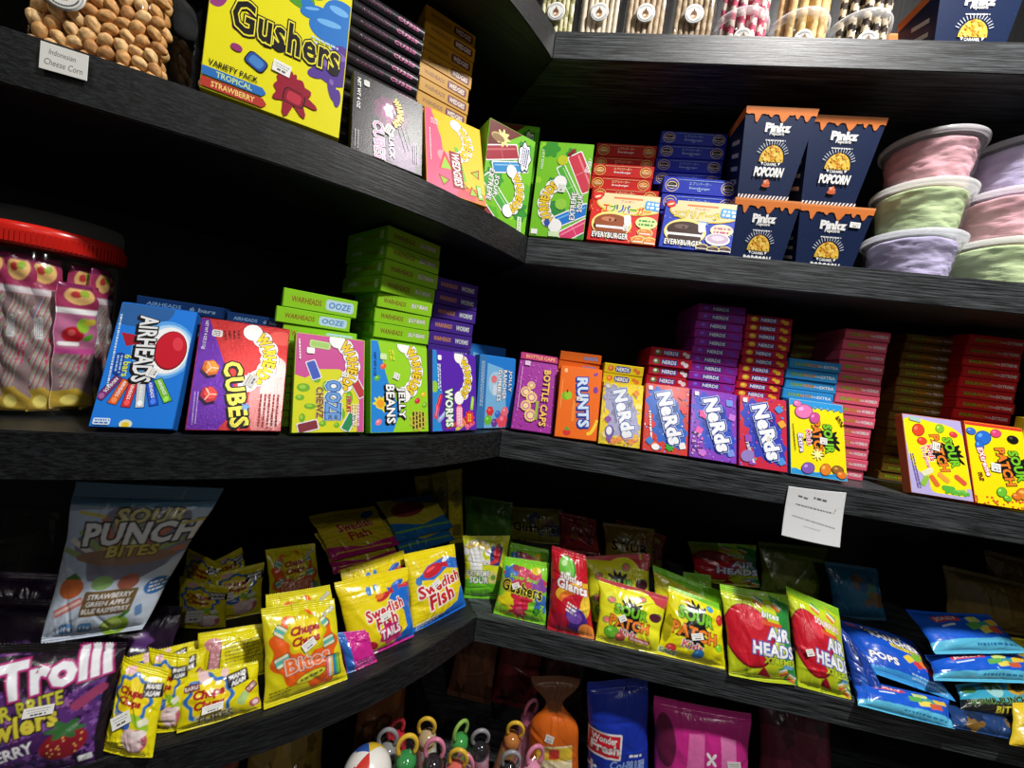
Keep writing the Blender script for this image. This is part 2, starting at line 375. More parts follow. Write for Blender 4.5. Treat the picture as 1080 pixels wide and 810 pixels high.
BAG = {
    'sourpunch': ((-0.4414, -0.3328, -0.2608), (-0.3669, -0.2865, -0.2584), (-0.3327, -0.2248, -0.095), (-0.4597, -0.3004, -0.086)),
    'trolli': ((-0.4344, -0.4085, -0.3464), (-0.329, -0.3481, -0.3553), (-0.3519, -0.3128, -0.2512), (-0.4816, -0.3842, -0.234)),
    'trolli2': ((-0.51, -0.3504, -0.3354), (-0.3416, -0.2646, -0.3671), (-0.3735, -0.2296, -0.2674), (-0.5566, -0.3235, -0.2339)),
    'trolli3': ((-0.5523, -0.3297, -0.3126), (-0.4882, -0.2921, -0.3271), (-0.5181, -0.2697, -0.2299), (-0.5854, -0.3092, -0.215)),
    'tube1': ((-0.3326, -0.3454, -0.3442), (-0.2842, -0.3344, -0.3576), (-0.3072, -0.3056, -0.2827), (-0.3551, -0.3149, -0.2663)),
    'tube2': ((-0.3124, -0.3163, -0.3486), (-0.2811, -0.3011, -0.3531), (-0.3036, -0.2823, -0.278), (-0.3423, -0.299, -0.2673)),
    'tube3': ((-0.2838, -0.3091, -0.3481), (-0.2211, -0.255, -0.3536), (-0.2451, -0.2399, -0.3059), (-0.3069, -0.2917, -0.2987)),
    'tube4': ((-0.3159, -0.2582, -0.3482), (-0.2533, -0.2087, -0.3534), (-0.278, -0.1937, -0.2947), (-0.3365, -0.2398, -0.2895)),
    'tube5': ((-0.3752, -0.2939, -0.3489), (-0.3173, -0.2565, -0.3527), (-0.3357, -0.2394, -0.3002), (-0.3933, -0.2815, -0.305)),
    'tube6': ((-0.3446, -0.2968, -0.3504), (-0.295, -0.2633, -0.3512), (-0.3157, -0.2477, -0.2986), (-0.3632, -0.2837, -0.3047)),
    'tube7': ((-0.4331, -0.1799, -0.3456), (-0.3744, -0.1522, -0.3561), (-0.3906, -0.1371, -0.2983), (-0.4542, -0.1634, -0.2779)),
    'tube8': ((-0.3991, -0.1503, -0.3506), (-0.3495, -0.1086, -0.351), (-0.3693, -0.0894, -0.2754), (-0.4244, -0.1395, -0.2833)),
    'tube9': ((-0.4898, -0.1311, -0.3429), (-0.4335, -0.107, -0.359), (-0.4486, -0.0895, -0.2969), (-0.5021, -0.1075, -0.2696)),
    'tube10': ((-0.4413, -0.0962, -0.3538), (-0.4073, -0.0647, -0.3478), (-0.4413, -0.0596, -0.2767), (-0.4665, -0.0889, -0.2939)),
    'tails': ((-0.1552, -0.1625, -0.3528), (-0.0885, -0.0833, -0.3488), (-0.125, -0.049, -0.2547), (-0.2092, -0.1407, -0.2495)),
    'tails2': ((-0.1701, -0.1261, -0.3542), (-0.1074, -0.05, -0.3475), (-0.1476, -0.0211, -0.2417), (-0.219, -0.1074, -0.249)),
    'fish': ((-0.0952, -0.078, -0.3525), (-0.0262, 0.0218, -0.3491), (-0.0731, 0.0483, -0.2483), (-0.1402, -0.0385, -0.2405)),
    'magenta': ((-0.1507, -0.1803, -0.3517), (-0.1209, -0.1482, -0.3499), (-0.1454, -0.1404, -0.3101), (-0.1805, -0.1706, -0.3028)),
    'bites': ((-0.216, -0.2584, -0.3491), (-0.1452, -0.1878, -0.3525), (-0.1896, -0.1679, -0.2544), (-0.2571, -0.2303, -0.2438)),
    'bites2': ((-0.2335, -0.2305, -0.3516), (-0.1662, -0.1601, -0.35), (-0.2127, -0.1448, -0.251), (-0.2731, -0.2033, -0.2453)),
    'bites3': ((-0.3359, -0.108, -0.3501), (-0.276, -0.0472, -0.3515), (-0.3176, -0.0305, -0.2584), (-0.3729, -0.0858, -0.2558)),
    'dtail1': ((-0.3003, 0.0052, -0.308), (-0.2059, 0.1105, -0.3036), (-0.2892, 0.1395, -0.2411), (-0.3813, 0.0367, -0.2455)),
    'dtail2': ((-0.296, 0.0103, -0.337), (-0.1993, 0.1145, -0.3346), (-0.2763, 0.1452, -0.2747), (-0.3667, 0.0429, -0.2797)),
    'dfish1': ((-0.2165, 0.1253, -0.3082), (-0.1226, 0.2414, -0.3034), (-0.1946, 0.2808, -0.2409), (-0.2972, 0.1598, -0.243)),
    'dfish2': ((-0.2048, 0.1281, -0.3381), (-0.1136, 0.2409, -0.3335), (-0.176, 0.2723, -0.2806), (-0.2807, 0.1553, -0.2795)),
    'packet1': ((-0.2341, 0.3116, -0.3543), (-0.1955, 0.3392, -0.3474), (-0.223, 0.3435, -0.2117), (-0.2658, 0.313, -0.2188)),
    'packet2': ((-0.1888, 0.3066, -0.3541), (-0.1497, 0.3345, -0.3476), (-0.1797, 0.3399, -0.1951), (-0.2186, 0.3121, -0.2023)),
    'packet3': ((-0.1279, 0.2467, -0.3514), (-0.0964, 0.2684, -0.3502), (-0.129, 0.2781, -0.1624), (-0.1618, 0.2545, -0.1693)),
    'whsour': ((-0.0362, 0.0457, -0.3508), (0.0403, 0.0677, -0.3508), (0.0335, 0.0988, -0.2322), (-0.0607, 0.0701, -0.2379)),
    'gush': ((0.0277, 0.0179, -0.3497), (0.1295, 0.0169, -0.3519), (0.1204, 0.0621, -0.2548), (0.0308, 0.0604, -0.2586)),
    'gush2': ((0.0336, 0.0608, -0.3508), (0.1313, 0.0608, -0.3508), (0.1173, 0.1024, -0.2478), (0.0351, 0.1024, -0.2478)),
    'gush3': ((0.0097, 0.3409, -0.3598), (0.1637, 0.3456, -0.3421), (0.1486, 0.3694, -0.2535), (-0.0162, 0.3639, -0.2739)),
    'green': ((-0.1006, 0.2992, -0.36), (0.0255, 0.3031, -0.342), (0.0119, 0.3239, -0.2438), (-0.1246, 0.3232, -0.2473)),
    'skit': ((0.1314, 0.0081, -0.3509), (0.2178, 0.0082, -0.3507), (0.1875, 0.0593, -0.2243), (0.1203, 0.0614, -0.219)),
    'skit2': ((0.1525, 0.337, -0.3535), (0.2603, 0.3384, -0.3481), (0.24, 0.3613, -0.2626), (0.1363, 0.3624, -0.2585)),
    'spkw': ((0.2192, 0.0066, -0.3501), (0.3273, 0.0059, -0.3515), (0.347, 0.0503, -0.268), (0.2176, 0.0549, -0.2594)),
    'spkw2': ((0.2095, 0.0598, -0.3518), (0.3297, 0.0607, -0.3498), (0.3205, 0.1197, -0.2233), (0.1922, 0.1075, -0.2494)),
    'spkw3': ((0.2721, 0.3206, -0.3574), (0.3963, 0.3253, -0.3444), (0.3908, 0.3568, -0.258), (0.2574, 0.3544, -0.2644)),
    'spkw4': ((0.3037, 0.3434, -0.3522), (0.4208, 0.3444, -0.3494), (0.429, 0.3706, -0.2774), (0.2946, 0.3783, -0.2563)),
    'spk': ((0.3256, 0.0063, -0.3505), (0.4435, 0.006, -0.3511), (0.4406, 0.0522, -0.2642), (0.3478, 0.0592, -0.251)),
    'spk2': ((0.332, 0.049, -0.3483), (0.4588, 0.0466, -0.3533), (0.4551, 0.0911, -0.258), (0.3258, 0.101, -0.2367)),
    'spk3': ((0.4144, 0.1613, -0.353), (0.4861, 0.1629, -0.3486), (0.4752, 0.1895, -0.2757), (0.4154, 0.1883, -0.2789)),
    'ah1': ((0.444, -0.006, -0.3564), (0.553, -0.0009, -0.3453), (0.5484, 0.0558, -0.2239), (0.4341, 0.0543, -0.227)),
    'ah2': ((0.5562, 0.0024, -0.3491), (0.6388, 0.0008, -0.3526), (0.6342, 0.0575, -0.2309), (0.5499, 0.0664, -0.2119)),
    'ah3': ((0.4949, 0.311, -0.3608), (0.6493, 0.3173, -0.3412), (0.6381, 0.3474, -0.2485), (0.4743, 0.3411, -0.2681)),
    'ah4': ((0.6565, 0.3261, -0.3596), (0.8185, 0.3317, -0.3423), (0.8128, 0.3679, -0.2308), (0.652, 0.3638, -0.2433)),
    'jrd': ((0.7922, 0.2744, -0.3584), (0.9028, 0.2792, -0.3434), (0.8911, 0.3128, -0.24), (0.7748, 0.3114, -0.2445)),
    'jr1': ((0.6825, 0.0362, -0.3189), (0.8096, 0.0252, -0.3314), (0.8055, 0.106, -0.2885), (0.6798, 0.1152, -0.277)),
    'jrside': ((0.6472, 0.0011, -0.3546), (0.699, 0.0074, -0.347), (0.6882, 0.0459, -0.3011), (0.6521, 0.0727, -0.2692)),
    'jr2': ((0.6386, -0.0117, -0.3484), (0.7764, -0.0138, -0.3532), (0.8002, 0.027, -0.3322), (0.6502, 0.0285, -0.3274)),
    'blue3': ((0.781, 0.0388, -0.2665), (0.9393, 0.0628, -0.2454), (0.9269, 0.1174, -0.2171), (0.7843, 0.1077, -0.2298)),
    'blue4': ((0.7664, 0.0187, -0.3003), (0.9261, 0.0379, -0.2817), (0.9581, 0.0827, -0.2563), (0.7822, 0.0562, -0.2796)),
    'pine': ((0.8032, 0.01, -0.3355), (0.9098, 0.0114, -0.3345), (0.9555, 0.0746, -0.2902), (0.8218, 0.042, -0.3131)),
    'pine2': ((0.7729, -0.0115, -0.3516), (0.8836, -0.0084, -0.35), (0.8992, 0.0214, -0.3341), (0.7917, 0.0202, -0.3348)),
    'yelr1': ((0.9234, 0.0591, -0.2802), (1.0018, 0.0641, -0.2767), (1.0469, 0.1131, -0.2424), (0.9492, 0.1072, -0.2466)),
    'yelr2': ((0.8435, -0.0208, -0.3543), (0.9228, -0.0168, -0.3473), (0.9458, 0.0158, -0.291), (0.8726, 0.0086, -0.3034)),
    'dbox1': ((1.0216, 0.279, -0.3274), (1.1919, 0.281, -0.316), (1.1859, 0.2998, -0.2092), (1.0102, 0.3018, -0.1981)),
    'dbox2': ((1.1472, 0.3301, -0.3109), (1.2435, 0.3299, -0.3119), (1.2398, 0.35, -0.169), (1.1419, 0.3511, -0.1616)),
    'orange': ((0.1365, 0.0311, -0.724), (0.2421, 0.0328, -0.7044), (0.2107, 0.0538, -0.4649), (0.1157, 0.0525, -0.4796)),
    'bluebag': ((0.2508, 0.0313, -0.6902), (0.3692, 0.0332, -0.6686), (0.3354, 0.0537, -0.4339), (0.2231, 0.0512, -0.4635)),
    'magbag': ((0.3671, 0.0293, -0.672), (0.538, 0.0319, -0.642), (0.519, 0.0487, -0.4496), (0.3485, 0.0477, -0.4612)),
}
EDGE = [(0.0, 0.0), (-0.0107, -0.02), (-0.0219, -0.04), (-0.0335, -0.06), (-0.0458, -0.08), (-0.0588, -0.1), (-0.0726, -0.12), (-0.0874, -0.14), (-0.1033, -0.16), (-0.1202, -0.18), (-0.1385, -0.2), (-0.1581, -0.22), (-0.1792, -0.24), (-0.2018, -0.26), (-0.2262, -0.28), (-0.2523, -0.3), (-0.2804, -0.32), (-0.3104, -0.34), (-0.3425, -0.36), (-0.3769, -0.38), (-0.4136, -0.4), (-0.4527, -0.42), (-0.4943, -0.44), (-0.5386, -0.46), (-0.5856, -0.48), (-0.6355, -0.5), (-0.6883, -0.52), (-0.7442, -0.54), (-0.8033, -0.56), (-0.8656, -0.58), (-0.9313, -0.6), (-1.0005, -0.62)]
# ------------------------------------------------------------------ artwork of the packages
W_, K_ = (245, 245, 245), (22, 20, 20)
def burst_logo(a, cx, cy, s, rot=-90, text='WARHEADS', puff=True):
    """arched yellow lettering on a white puff of cloud"""
    pts = []
    for k in range(7):
        t = math.radians(-66+k*22)
        q = rot2([(s*.62*math.sin(t), s*.62*math.cos(t)-s*.62)], math.radians(rot))[0]; pts.append((cx+q[0], cy+q[1]))
    for grow, col in ((1.2, K_), (.8, W_)) if puff else ():
        for i, p in enumerate(pts): a.ell(p[0], p[1], s*.17+grow, s*.17+grow, col, n=16)
    a.text(text, cx, cy, s*.25, (240, 205, 40), w=s*1.15, rot=rot, arc=105, out=(70, 30, 20), ow=.07, bold=.09)

def gem(a, cx, cy, r, col, dark, rot=0):
    for k, f in ((r*1.12, K_), (r, dark), (r*.72, col)): a.rect(cx, cy, k*1.5, k*1.2, f, rot, r=k*.35)

def art_gushers():
    a = Art(128, (228, 220, 18))
    def goo(col, blobs, lite=None):
        for x, y, rx, ry, r in blobs: a.ell(x, y, rx, ry, col, r)
        if lite:
            for x, y, rx, ry, r in blobs[:3]: a.ell(x-rx*.2, y+ry*.35, rx*.5, ry*.22, lite, r)
    goo((150, 60, 125), [(4, 106, 20, 24, 0), (14, 92, 16, 12, 30), (3, 80, 8, 14, 0), (20, 84, 4, 8, -20), (24, 112, 14, 16, 0), (20, 58, 5, 3.6, 20), (28, 74, 3, 4, 0)], (195, 120, 175))
    goo((78, 150, 48), [(44, 116, 22, 14, 0), (58, 108, 14, 10, -20), (64, 120, 16, 10, 0), (38, 102, 5, 8, 0)], (130, 196, 80))
    goo((40, 116, 196), [(88, 92, 20, 13, 10), (94, 106, 16, 16, 0), (72, 100, 12, 6, 24), (66, 104, 5, 5, 0), (98, 80, 8, 12, 0)], (110, 175, 230))
    goo((86, 56, 146), [(88, 56, 16, 12, -20), (97, 66, 12, 16, 0), (91, 42, 3.6, 12, 12), (96, 34, 3, 8, 0), (80, 50, 10, 5, 30)], (130, 100, 180))
    a.lines(82, 72, 22, 4, 4, 2, (180, 210, 240), 0, 3)
    a.text('Gushers', 55, 68, 27, K_, w=80, rot=0, out=(240, 228, 60), ow=.05, out2=K_, ow2=.085, bold=.04)
    gem(a, 34, 36, 9, (70, 130, 200), (40, 80, 160), -25); a.ell(20, 41, 4, 3, (150, 50, 110))
    a.splat(61, 24, 17, (150, 25, 50), 4, 9); gem(a, 63, 19, 10, (190, 50, 70), (140, 20, 45), -8)
    for k in range(5): a.ell(52+k*5, 30+6*math.sin(k), 1.6, 4, (150, 25, 50), 40-k*25)
    a.text('VARIETY PACK', 20, 21.6, 4.6, K_, w=33, bold=.03)
    a.poly([(0, 10), (40, 10), (43, 13.5), (40, 17), (0, 17)], (45, 110, 185)); a.text('TROPICAL', 21, 13.5, 4.6, (200, 225, 150), w=24, bold=.03)
    a.poly([(0, 1), (41, 1), (44, 4.5), (41, 8.5), (0, 8.5)], (180, 55, 45)); a.text('STRAWBERRY', 21, 4.8, 4.6, (240, 215, 120), w=29, bold=.03)
    return a
def art_blackcube():
    a = Art(115, (38, 36, 40))
    a.star(52, 76, 24, 9, .08, (96, 28, 76)); a.star(54, 76, 16, 7, .1, (140, 48, 110)); a.star(50, 80, 8, 6, .12, (205, 190, 205), 0, 1.3); a.star(70, 20, 26, 7, .15, (98, 60, 110)); a.lines(70, 58, 60, 3, 6, 1.2, (70, 60, 76), -70, 3)
    burst_logo(a, 66, 80, 40, -90, 'WARHEADS', False); a.text('CUBES', 36, 27, 15, (225, 110, 165), w=56, rot=-86, out=W_, ow=.05, out2=K_, ow2=.08, bold=.04)
    a.text('BLACK', 54, 26, 8, W_, w=38, rot=-86, bold=.04); a.rect(17, 104, 8, 9, (200, 200, 200), 0, 2)
    a.text('NET WT 4 OZ', 7, 84, 4.5, W_, w=46, rot=-90, bold=.03); a.lines(6, 16, 26, 2, 4, 1.4, (160, 160, 160), -90, 5); a.lines(90, 30, 30, 3, 3, 1, (180, 175, 190), -90, 6)
    return a
def art_wedgies():
    a = Art(150, (238, 190, 45))
    a.poly([(0, 150), (10, 150), (26, 100), (30, 60), (70, 0), (0, 0)], (226, 96, 130)); a.ell(80, 8, 26, 16, (235, 110, 50)); a.ell(66, 6, 16, 10, (240, 80, 90))
    a.star(36, 62, 16, 3, .2, (238, 150, 160), 30); a.poly([(20, 40), (46, 46), (30, 78)], (230, 70, 90)); a.poly([(24, 42), (42, 46), (31, 66)], (150, 200, 70))
    for x, y, r in ((86, 54, -30), (60, 24, 20), (28, 22, 50), (78, 16, 10)):
        p = rot2([(-9, -6), (9, -6), (0, 12)], math.radians(r)) + (x, y); a.poly(p, (150, 60, 40)); p = rot2([(-6, -4.5), (6, -4.5), (0, 8)], math.radians(r)) + (x, y); a.poly(p, (150, 190, 50))
    a.rect(58, 62, 7, 62, (110, 190, 60), 12); burst_logo(a, 74, 104, 56, -90)
    a.rect(51, 48, 20, 66, (150, 50, 45), 4); a.text('WEDGIES', 51, 48, 14, W_, w=60, rot=-86, bold=.05, shear=.15, out=(90, 25, 25), ow=.03)
    a.lines(16, 126, 14, 3, 4, 2, (250, 220, 225), 0, 2); a.lines(7, 80, 60, 1, 4, 1.6, (250, 220, 225), -90, 2); a.rect(90, 20, 9, 26, (120, 190, 60), 8); a.text('SOUR', 90, 20, 5, W_, w=20, rot=-84, bold=.03)
    return a
def pops_base(v):
    a = Art(172, (120, 195, 40))
    for k in range(16):
        rg = random.Random(k+v*50); a.star(rg.uniform(0, 100), rg.uniform(0, 172), rg.uniform(6, 16), 6, .15, rg.choice([(60, 150, 50), (90, 180, 40), (150, 215, 50), (50, 140, 60)]))
    return a
def icepop(a, cx, cy, l, w, rot, col, lite):
    a.rect(cx, cy, l+4, w+4, W_, rot, 3); a.rect(cx, cy, l, w, col, rot, 2.5); a.rect(cx, cy, 1.4, w, lite, rot)
    q = rot2([(0, w*.22)], math.radians(rot))[0]; a.rect(cx+q[0], cy+q[1], l*.9, w*.14, lite, rot)
def art_pops2():
    a = pops_base(1)
    icepop(a, 84, 120, 72, 26, -62, (205, 60, 80), (235, 130, 140)); icepop(a, 66, 92, 86, 14, -58, (80, 175, 60), (170, 220, 130))
    icepop(a, 72, 40, 70, 19, 27, (30, 120, 215), (120, 180, 240)); icepop(a, 82, 14, 56, 20, 32, (220, 60, 110), (240, 140, 170))
    burst_logo(a, 20, 60, 70, 90); a.ell(52, 60, 11, 10, (150, 205, 70)); a.ell(46, 140, 10, 9, (190, 200, 40)); a.ell(64, 158, 4, 4, (150, 40, 40)); a.ell(58, 152, 4, 4, (130, 30, 40)); a.ell(30, 25, 5, 7, (50, 80, 170))
    a.text('EXTREME', 75, 58, 10, W_, w=50, rot=90, bold=.04, out=(30, 70, 40), ow=.06); a.text('SOUR', 87, 64, 10, W_, w=32, rot=90, bold=.04, out=(30, 70, 40), ow=.06)
    a.text('FREEZE & EAT', 8, 140, 4, W_, w=36, rot=90, bold=.02); a.lines(95, 132, 24, 3, 3, 2, W_, 75, 9); a.rect(8, 7, 12, 9, W_); a.rect(45, 5, 20, 9, (210, 235, 190))
    return a
def art_pops1():
    a = pops_base(2)
    a.poly([(0, 172), (70, 172), (0, 120)], (110, 40, 35)); icepop(a, 30, 126, 72, 22, 22, (165, 45, 60), (200, 100, 110)); icepop(a, 52, 108, 76, 16, 20, (50, 140, 205), (140, 195, 230))
    icepop(a, 30, 52, 72, 18, -40, (80, 170, 70), (160, 215, 120)); icepop(a, 16, 12, 60, 16, -38, (130, 40, 45), (170, 80, 80))
    a.ell(22, 148, 17, 8, (200, 175, 120)); a.rect(34, 150, 8, 20, (235, 220, 170), 0, 3); a.star(30, 150, 12, 8, .3, (235, 225, 150)); a.ell(20, 147, 13, 6, (150, 120, 80))
    a.text('EXTREME', 14, 64, 10, W_, w=54, rot=-92, bold=.05, out=K_, ow=.06); a.text('SOUR', 26, 66, 9, W_, w=36, rot=-92, bold=.05, out=K_, ow=.06)
    a.star(80, 136, 14, 7, .12, K_, 0, 1.9); a.star(80, 136, 12.5, 7, .12, W_, 0, 1.9); a.lines(80, 136, 34, 4, 4, 2, (80, 80, 150), 86, 4)
    burst_logo(a, 78, 66, 62, -90); a.rect(84, 14, 9, 28, (235, 245, 225), 4); a.text('FREEZE', 84, 14, 5, (90, 150, 50), w=24, rot=-86, bold=.03)
    return a
def art_airheads():
    a = Art(200, (30, 122, 222))
    a.ell(20, 196, 50, 34, (40, 95, 160)); a.ell(67, 128, 42, 50, (90, 165, 238)); a.ell(70, 128, 36, 44, (170, 212, 248)); a.ell(72, 128, 29, 40, W_)
    a.ell(76, 128, 22, 34, (120, 15, 30)); a.ell(76, 129, 20.5, 32, (200, 25, 45)); a.poly([(8, 150), (18, 128), (50, 140), (54, 130), (54, 145)], (170, 25, 45)); a.ell(84, 140, 7, 12, (225, 60, 75), 12)
    for k, c in enumerate([(118, 48, 110), (226, 98, 40), (214, 44, 48), (200, 205, 212), (28, 84, 205), (116, 190, 48)]):
        f = (k-2.4); x = 43+f*13.5; y = 50+abs(f)**1.6*2.2
        a.rect(x, y, 12, 42, (20, 30, 80), f*11); a.rect(x, y, 10.5, 40, c, f*11)
        a.text('AIRHEADS', x-f*.8, y+5, 4.5, W_, w=26, rot=-90+f*11, bold=.03); a.ell(x+f*2.5, y-13, 3.4, 4.5, tuple(min(255, v+50) for v in c))
    a.text('AIRHEADS', 43, 127, 25, (230, 232, 235), w=112, rot=-86, bold=.05, out=K_, ow=.07, sh=(-2, -3, K_))
    a.text('6 bars', 25, 96, 9, (225, 230, 60), w=36, rot=-87, bold=.03); a.rect(15, 98, 11, 36, (25, 60, 150), 3, 4); a.lines(15, 98, 28, 2, 4.5, 2.4, (150, 190, 240), -87, 5)
    a.lines(6, 120, 120, 1, 3, 2.4, (200, 225, 250), -87, 8)
    a.rect(13, 7, 20, 10, (210, 230, 250), 0, 2); a.lines(13, 7, 16, 2, 4, 2, (40, 90, 170), 0, 4); a.ell(42, 4, 8, 7, (225, 225, 190)); a.ell(42, 3, 4.5, 4, (225, 200, 30))
    return a
def art_cubes():
    a = Art(142, (204, 52, 52))
    a.poly([(0, 0), (31, 0), (52, 36), (30, 84), (8, 142), (0, 142)], (104, 42, 168)); a.ell(86, 40, 26, 60, (224, 140, 140)); a.ell(90, 52, 18, 48, (232, 190, 188)); a.ell(92, 128, 16, 10, (226, 90, 80))
    burst_logo(a, 80, 96, 62, -90)
    for i, (dx, dy) in enumerate(((0, 0),)): a.text('CUBES', 46, 46, 21, (236, 226, 90), w=86, rot=-79, bold=.06, out=K_, ow=.08, sh=(-1, -2, K_))
    for x, y, c, d in ((16, 78, (238, 150, 60), (200, 100, 40)), (18, 44, (222, 74, 66), (180, 40, 50))):
        p = rot2([(math.cos(k*PI/3)*9.5, math.sin(k*PI/3)*11) for k in range(6)], .3)
        a.poly(p + (x-1.5, y-4), (40, 15, 60)); a.poly(p + (x, y), d); a.poly(p*.72 + (x+1, y+1.5), c)
        for k in range(3): a.rect(x+math.cos(k*2.1)*4, y+math.sin(k*2.1)*4.5, 8, 1.2, (255, 215, 190), math.degrees(k*2.1))
    a.rect(18, 124, 11, 9, W_, 0, 2); a.lines(18, 124, 8, 3, 2.4, 1.2, (60, 60, 60), 0, 2); a.text('NET WT 4 OZ (113g)', 5.5, 120, 4.2, W_, w=38, rot=-90, bold=.03)
    a.lines(34, 124, 12, 4, 5, 2.2, (110, 20, 30), -80, 3); a.lines(6, 26, 40, 2, 3, 1, (200, 180, 230), -88, 7); a.star(58, 30, 4, 5, .3, (120, 170, 230))
    a.lines(84, 26, 44, 5, 5, 2.4, (150, 60, 60), -90, 8)
    return a
def art_ooze():
    a = Art(140, (214, 216, 40))
    a.poly([(0, 140), (100, 140), (100, 0), (90, 0), (93, 46), (84, 78), (62, 92), (34, 90), (14, 76), (0, 80)], (204, 84, 152))
    for x, y, rx, ry in ((12, 62, 9, 6), (30, 74, 5, 4), (42, 66, 4, 7), (22, 36, 8, 4), (8, 48, 6, 4), (66, 26, 6, 9), (40, 12, 5, 4), (26, 10, 5, 4), (60, 10, 4, 4), (12, 20, 4, 6), (78, 50, 5, 10)): a.ell(x, y, rx, ry, (112, 176, 44)); a.ell(x-1, y+1, rx*.5, ry*.5, (160, 205, 70))
    a.rect(33, 126, 30, 11, (190, 222, 140), -4, 3); a.rect(33, 126, 25, 7, (165, 205, 110), -4, 2)
    for x, y, r, c in ((25, 88, -68, (70, 96, 190)), (92, 64, -60, (186, 60, 66)), (20, 8, 14, (130, 52, 60)), (78, 14, 62, (44, 140, 84))): a.rect(x, y, 29, 15, (230, 225, 235), r, 2); a.rect(x, y, 26, 12, c, r, 2)
    burst_logo(a, 82, 98, 66, -90)
    a.text('OOZE', 54, 46, 22, (110, 160, 222), w=56, rot=-90, bold=.06, out=(40, 70, 140), ow=.07, out2=(200, 225, 245), ow2=.12); a.text('CHEWZ', 35, 42, 10, (120, 66, 34), w=44, rot=-88, bold=.05, out=(235, 215, 150), ow=.05)
    a.text('FRUIT', 77, 40, 7, (210, 40, 120), w=24, rot=-90, bold=.04); a.lines(88, 24, 34, 3, 4, 2.2, (240, 210, 228), -90, 3); a.rect(20, 116, 11, 9, W_, 0, 2); a.lines(5, 116, 30, 1, 3, 2, W_, -86, 1)
    return a
def art_jelly():
    a = Art(130, (150, 208, 38))
    a.poly([(0, 0), (36, 0), (50, 32), (34, 56), (24, 84), (11, 130), (0, 130)], (38, 132, 214)); a.splat(15, 40, 11, (228, 214, 50), 3, 9); a.ell(15, 40, 6, 6, (236, 160, 40))
    for x, y, c in ((20, 94, (230, 90, 50)), (10, 76, (90, 170, 60)), (12, 14, (238, 120, 140)), (70, 60, (236, 100, 40)), (80, 46, (200, 40, 60)), (92, 56, (225, 180, 40)), (66, 52, (40, 90, 60)), (94, 40, (120, 170, 40))): a.ell(x, y, 5.4, 4, c, 30); a.ell(x-1, y+1, 2.4, 1.4, tuple(min(255, v+60) for v in c), 30)
    burst_logo(a, 80, 92, 66, -90)
    a.text('JELLY', 50, 42, 15, W_, w=46, rot=-88, bold=.05, out=K_, ow=.07, sh=(-2.5, -2, K_)); a.text('BEANS', 32, 40, 15, W_, w=56, rot=-88, bold=.05, out=K_, ow=.07, sh=(-2.5, -2, K_))
    a.star(81, 16, 15, 9, .14, (196, 184, 70)); a.lines(81, 17, 24, 4, 6, 3, (50, 40, 20), -90, 6); a.rect(20, 108, 11, 9, (205, 230, 170), 0, 2); a.lines(34, 112, 14, 2, 5, 3, (220, 225, 60), -80, 2); a.text('NET WT 4 OZ', 6, 96, 4, (20, 60, 140), w=34, rot=-90, bold=.03)
    return a
def art_worms():
    a = Art(125, (88, 40, 172))
    a.poly([(0, 0), (20, 0), (12, 26), (20, 60), (10, 90), (8, 125), (0, 125)], (40, 140, 210)); a.ell(4, 68, 7, 9, (150, 205, 60))
    rg = random.Random(4)
    for x, y, r, c in ((14, 46, 70, (205, 40, 60)), (20, 22, 40, (150, 160, 220)), (40, 8, 10, (220, 50, 70)), (60, 6, 30, (210, 190, 60)), (72, 10, -50, (228, 110, 60)), (90, 44, 80, (150, 200, 60)), (62, 46, 60, (215, 40, 60)), (84, 8, 20, (228, 90, 140)), (8, 30, 80, (225, 70, 90))): a.rect(x, y, 24, 7.5, c, r, 3.6); a.rect(x, y+1, 16, 2, tuple(min(255, v+60) for v in c), r, 1)
    burst_logo(a, 80, 86, 60, -90)
    a.text('WORMS', 35, 36, 17, W_, w=60, rot=-88, bold=.06, out=(90, 180, 60), ow=.06, out2=K_, ow2=.1); a.rect(58, 22, 15, 34, (235, 140, 170), 0, 5); a.lines(58, 22, 28, 3, 4, 2, W_, -90, 3); a.star(82, 20, 11, 8, .15, (225, 60, 60)); a.lines(82, 20, 12, 2, 5, 3, (240, 210, 60), -90, 4)
    a.rect(14, 114, 8, 8, W_, 0, 2); a.lines(13, 84, 40, 2, 4, 2.6, (210, 220, 245), -88, 6)
    return a
def art_jr():
    a = Art(146, (36, 124, 212))
    a.rect(9, 73, 18, 146, (60, 120, 180)); a.lines(9, 90, 90, 2, 5, 2.6, (170, 200, 225), -90, 4); a.poly([(20, 0), (88, 0), (80, 30), (72, 96), (64, 124), (20, 132)], (120, 182, 226)); a.ell(44, 92, 18, 24, (165, 205, 232))
    a.ell(40, 100, 8, 8, (226, 120, 130)); a.rect(46, 78, 14, 22, (205, 222, 235), 0, 2)
    for x, y, r, c in ((34, 34, 10, (214, 60, 60)), (30, 16, 10, (110, 190, 50)), (48, 10, 9, (110, 60, 150)), (70, 16, 16, (228, 80, 100)), (76, 34, 10, (236, 110, 120)), (56, 28, 8, (60, 110, 200))): a.star(x, y, r, 6, .08, c); a.ell(x-2, y+3, r*.35, r*.3, tuple(min(255, v+50) for v in c))
    for i, (s, w) in enumerate((('JOLLY', 46), ('RANCHER', 62), ('GUMMIES', 66))): a.text(s, 86-i*15, 98-(w-46)*.5, 11, W_, w=w, rot=-90, bold=.05, out=(20, 40, 90), ow=.06)
    return a
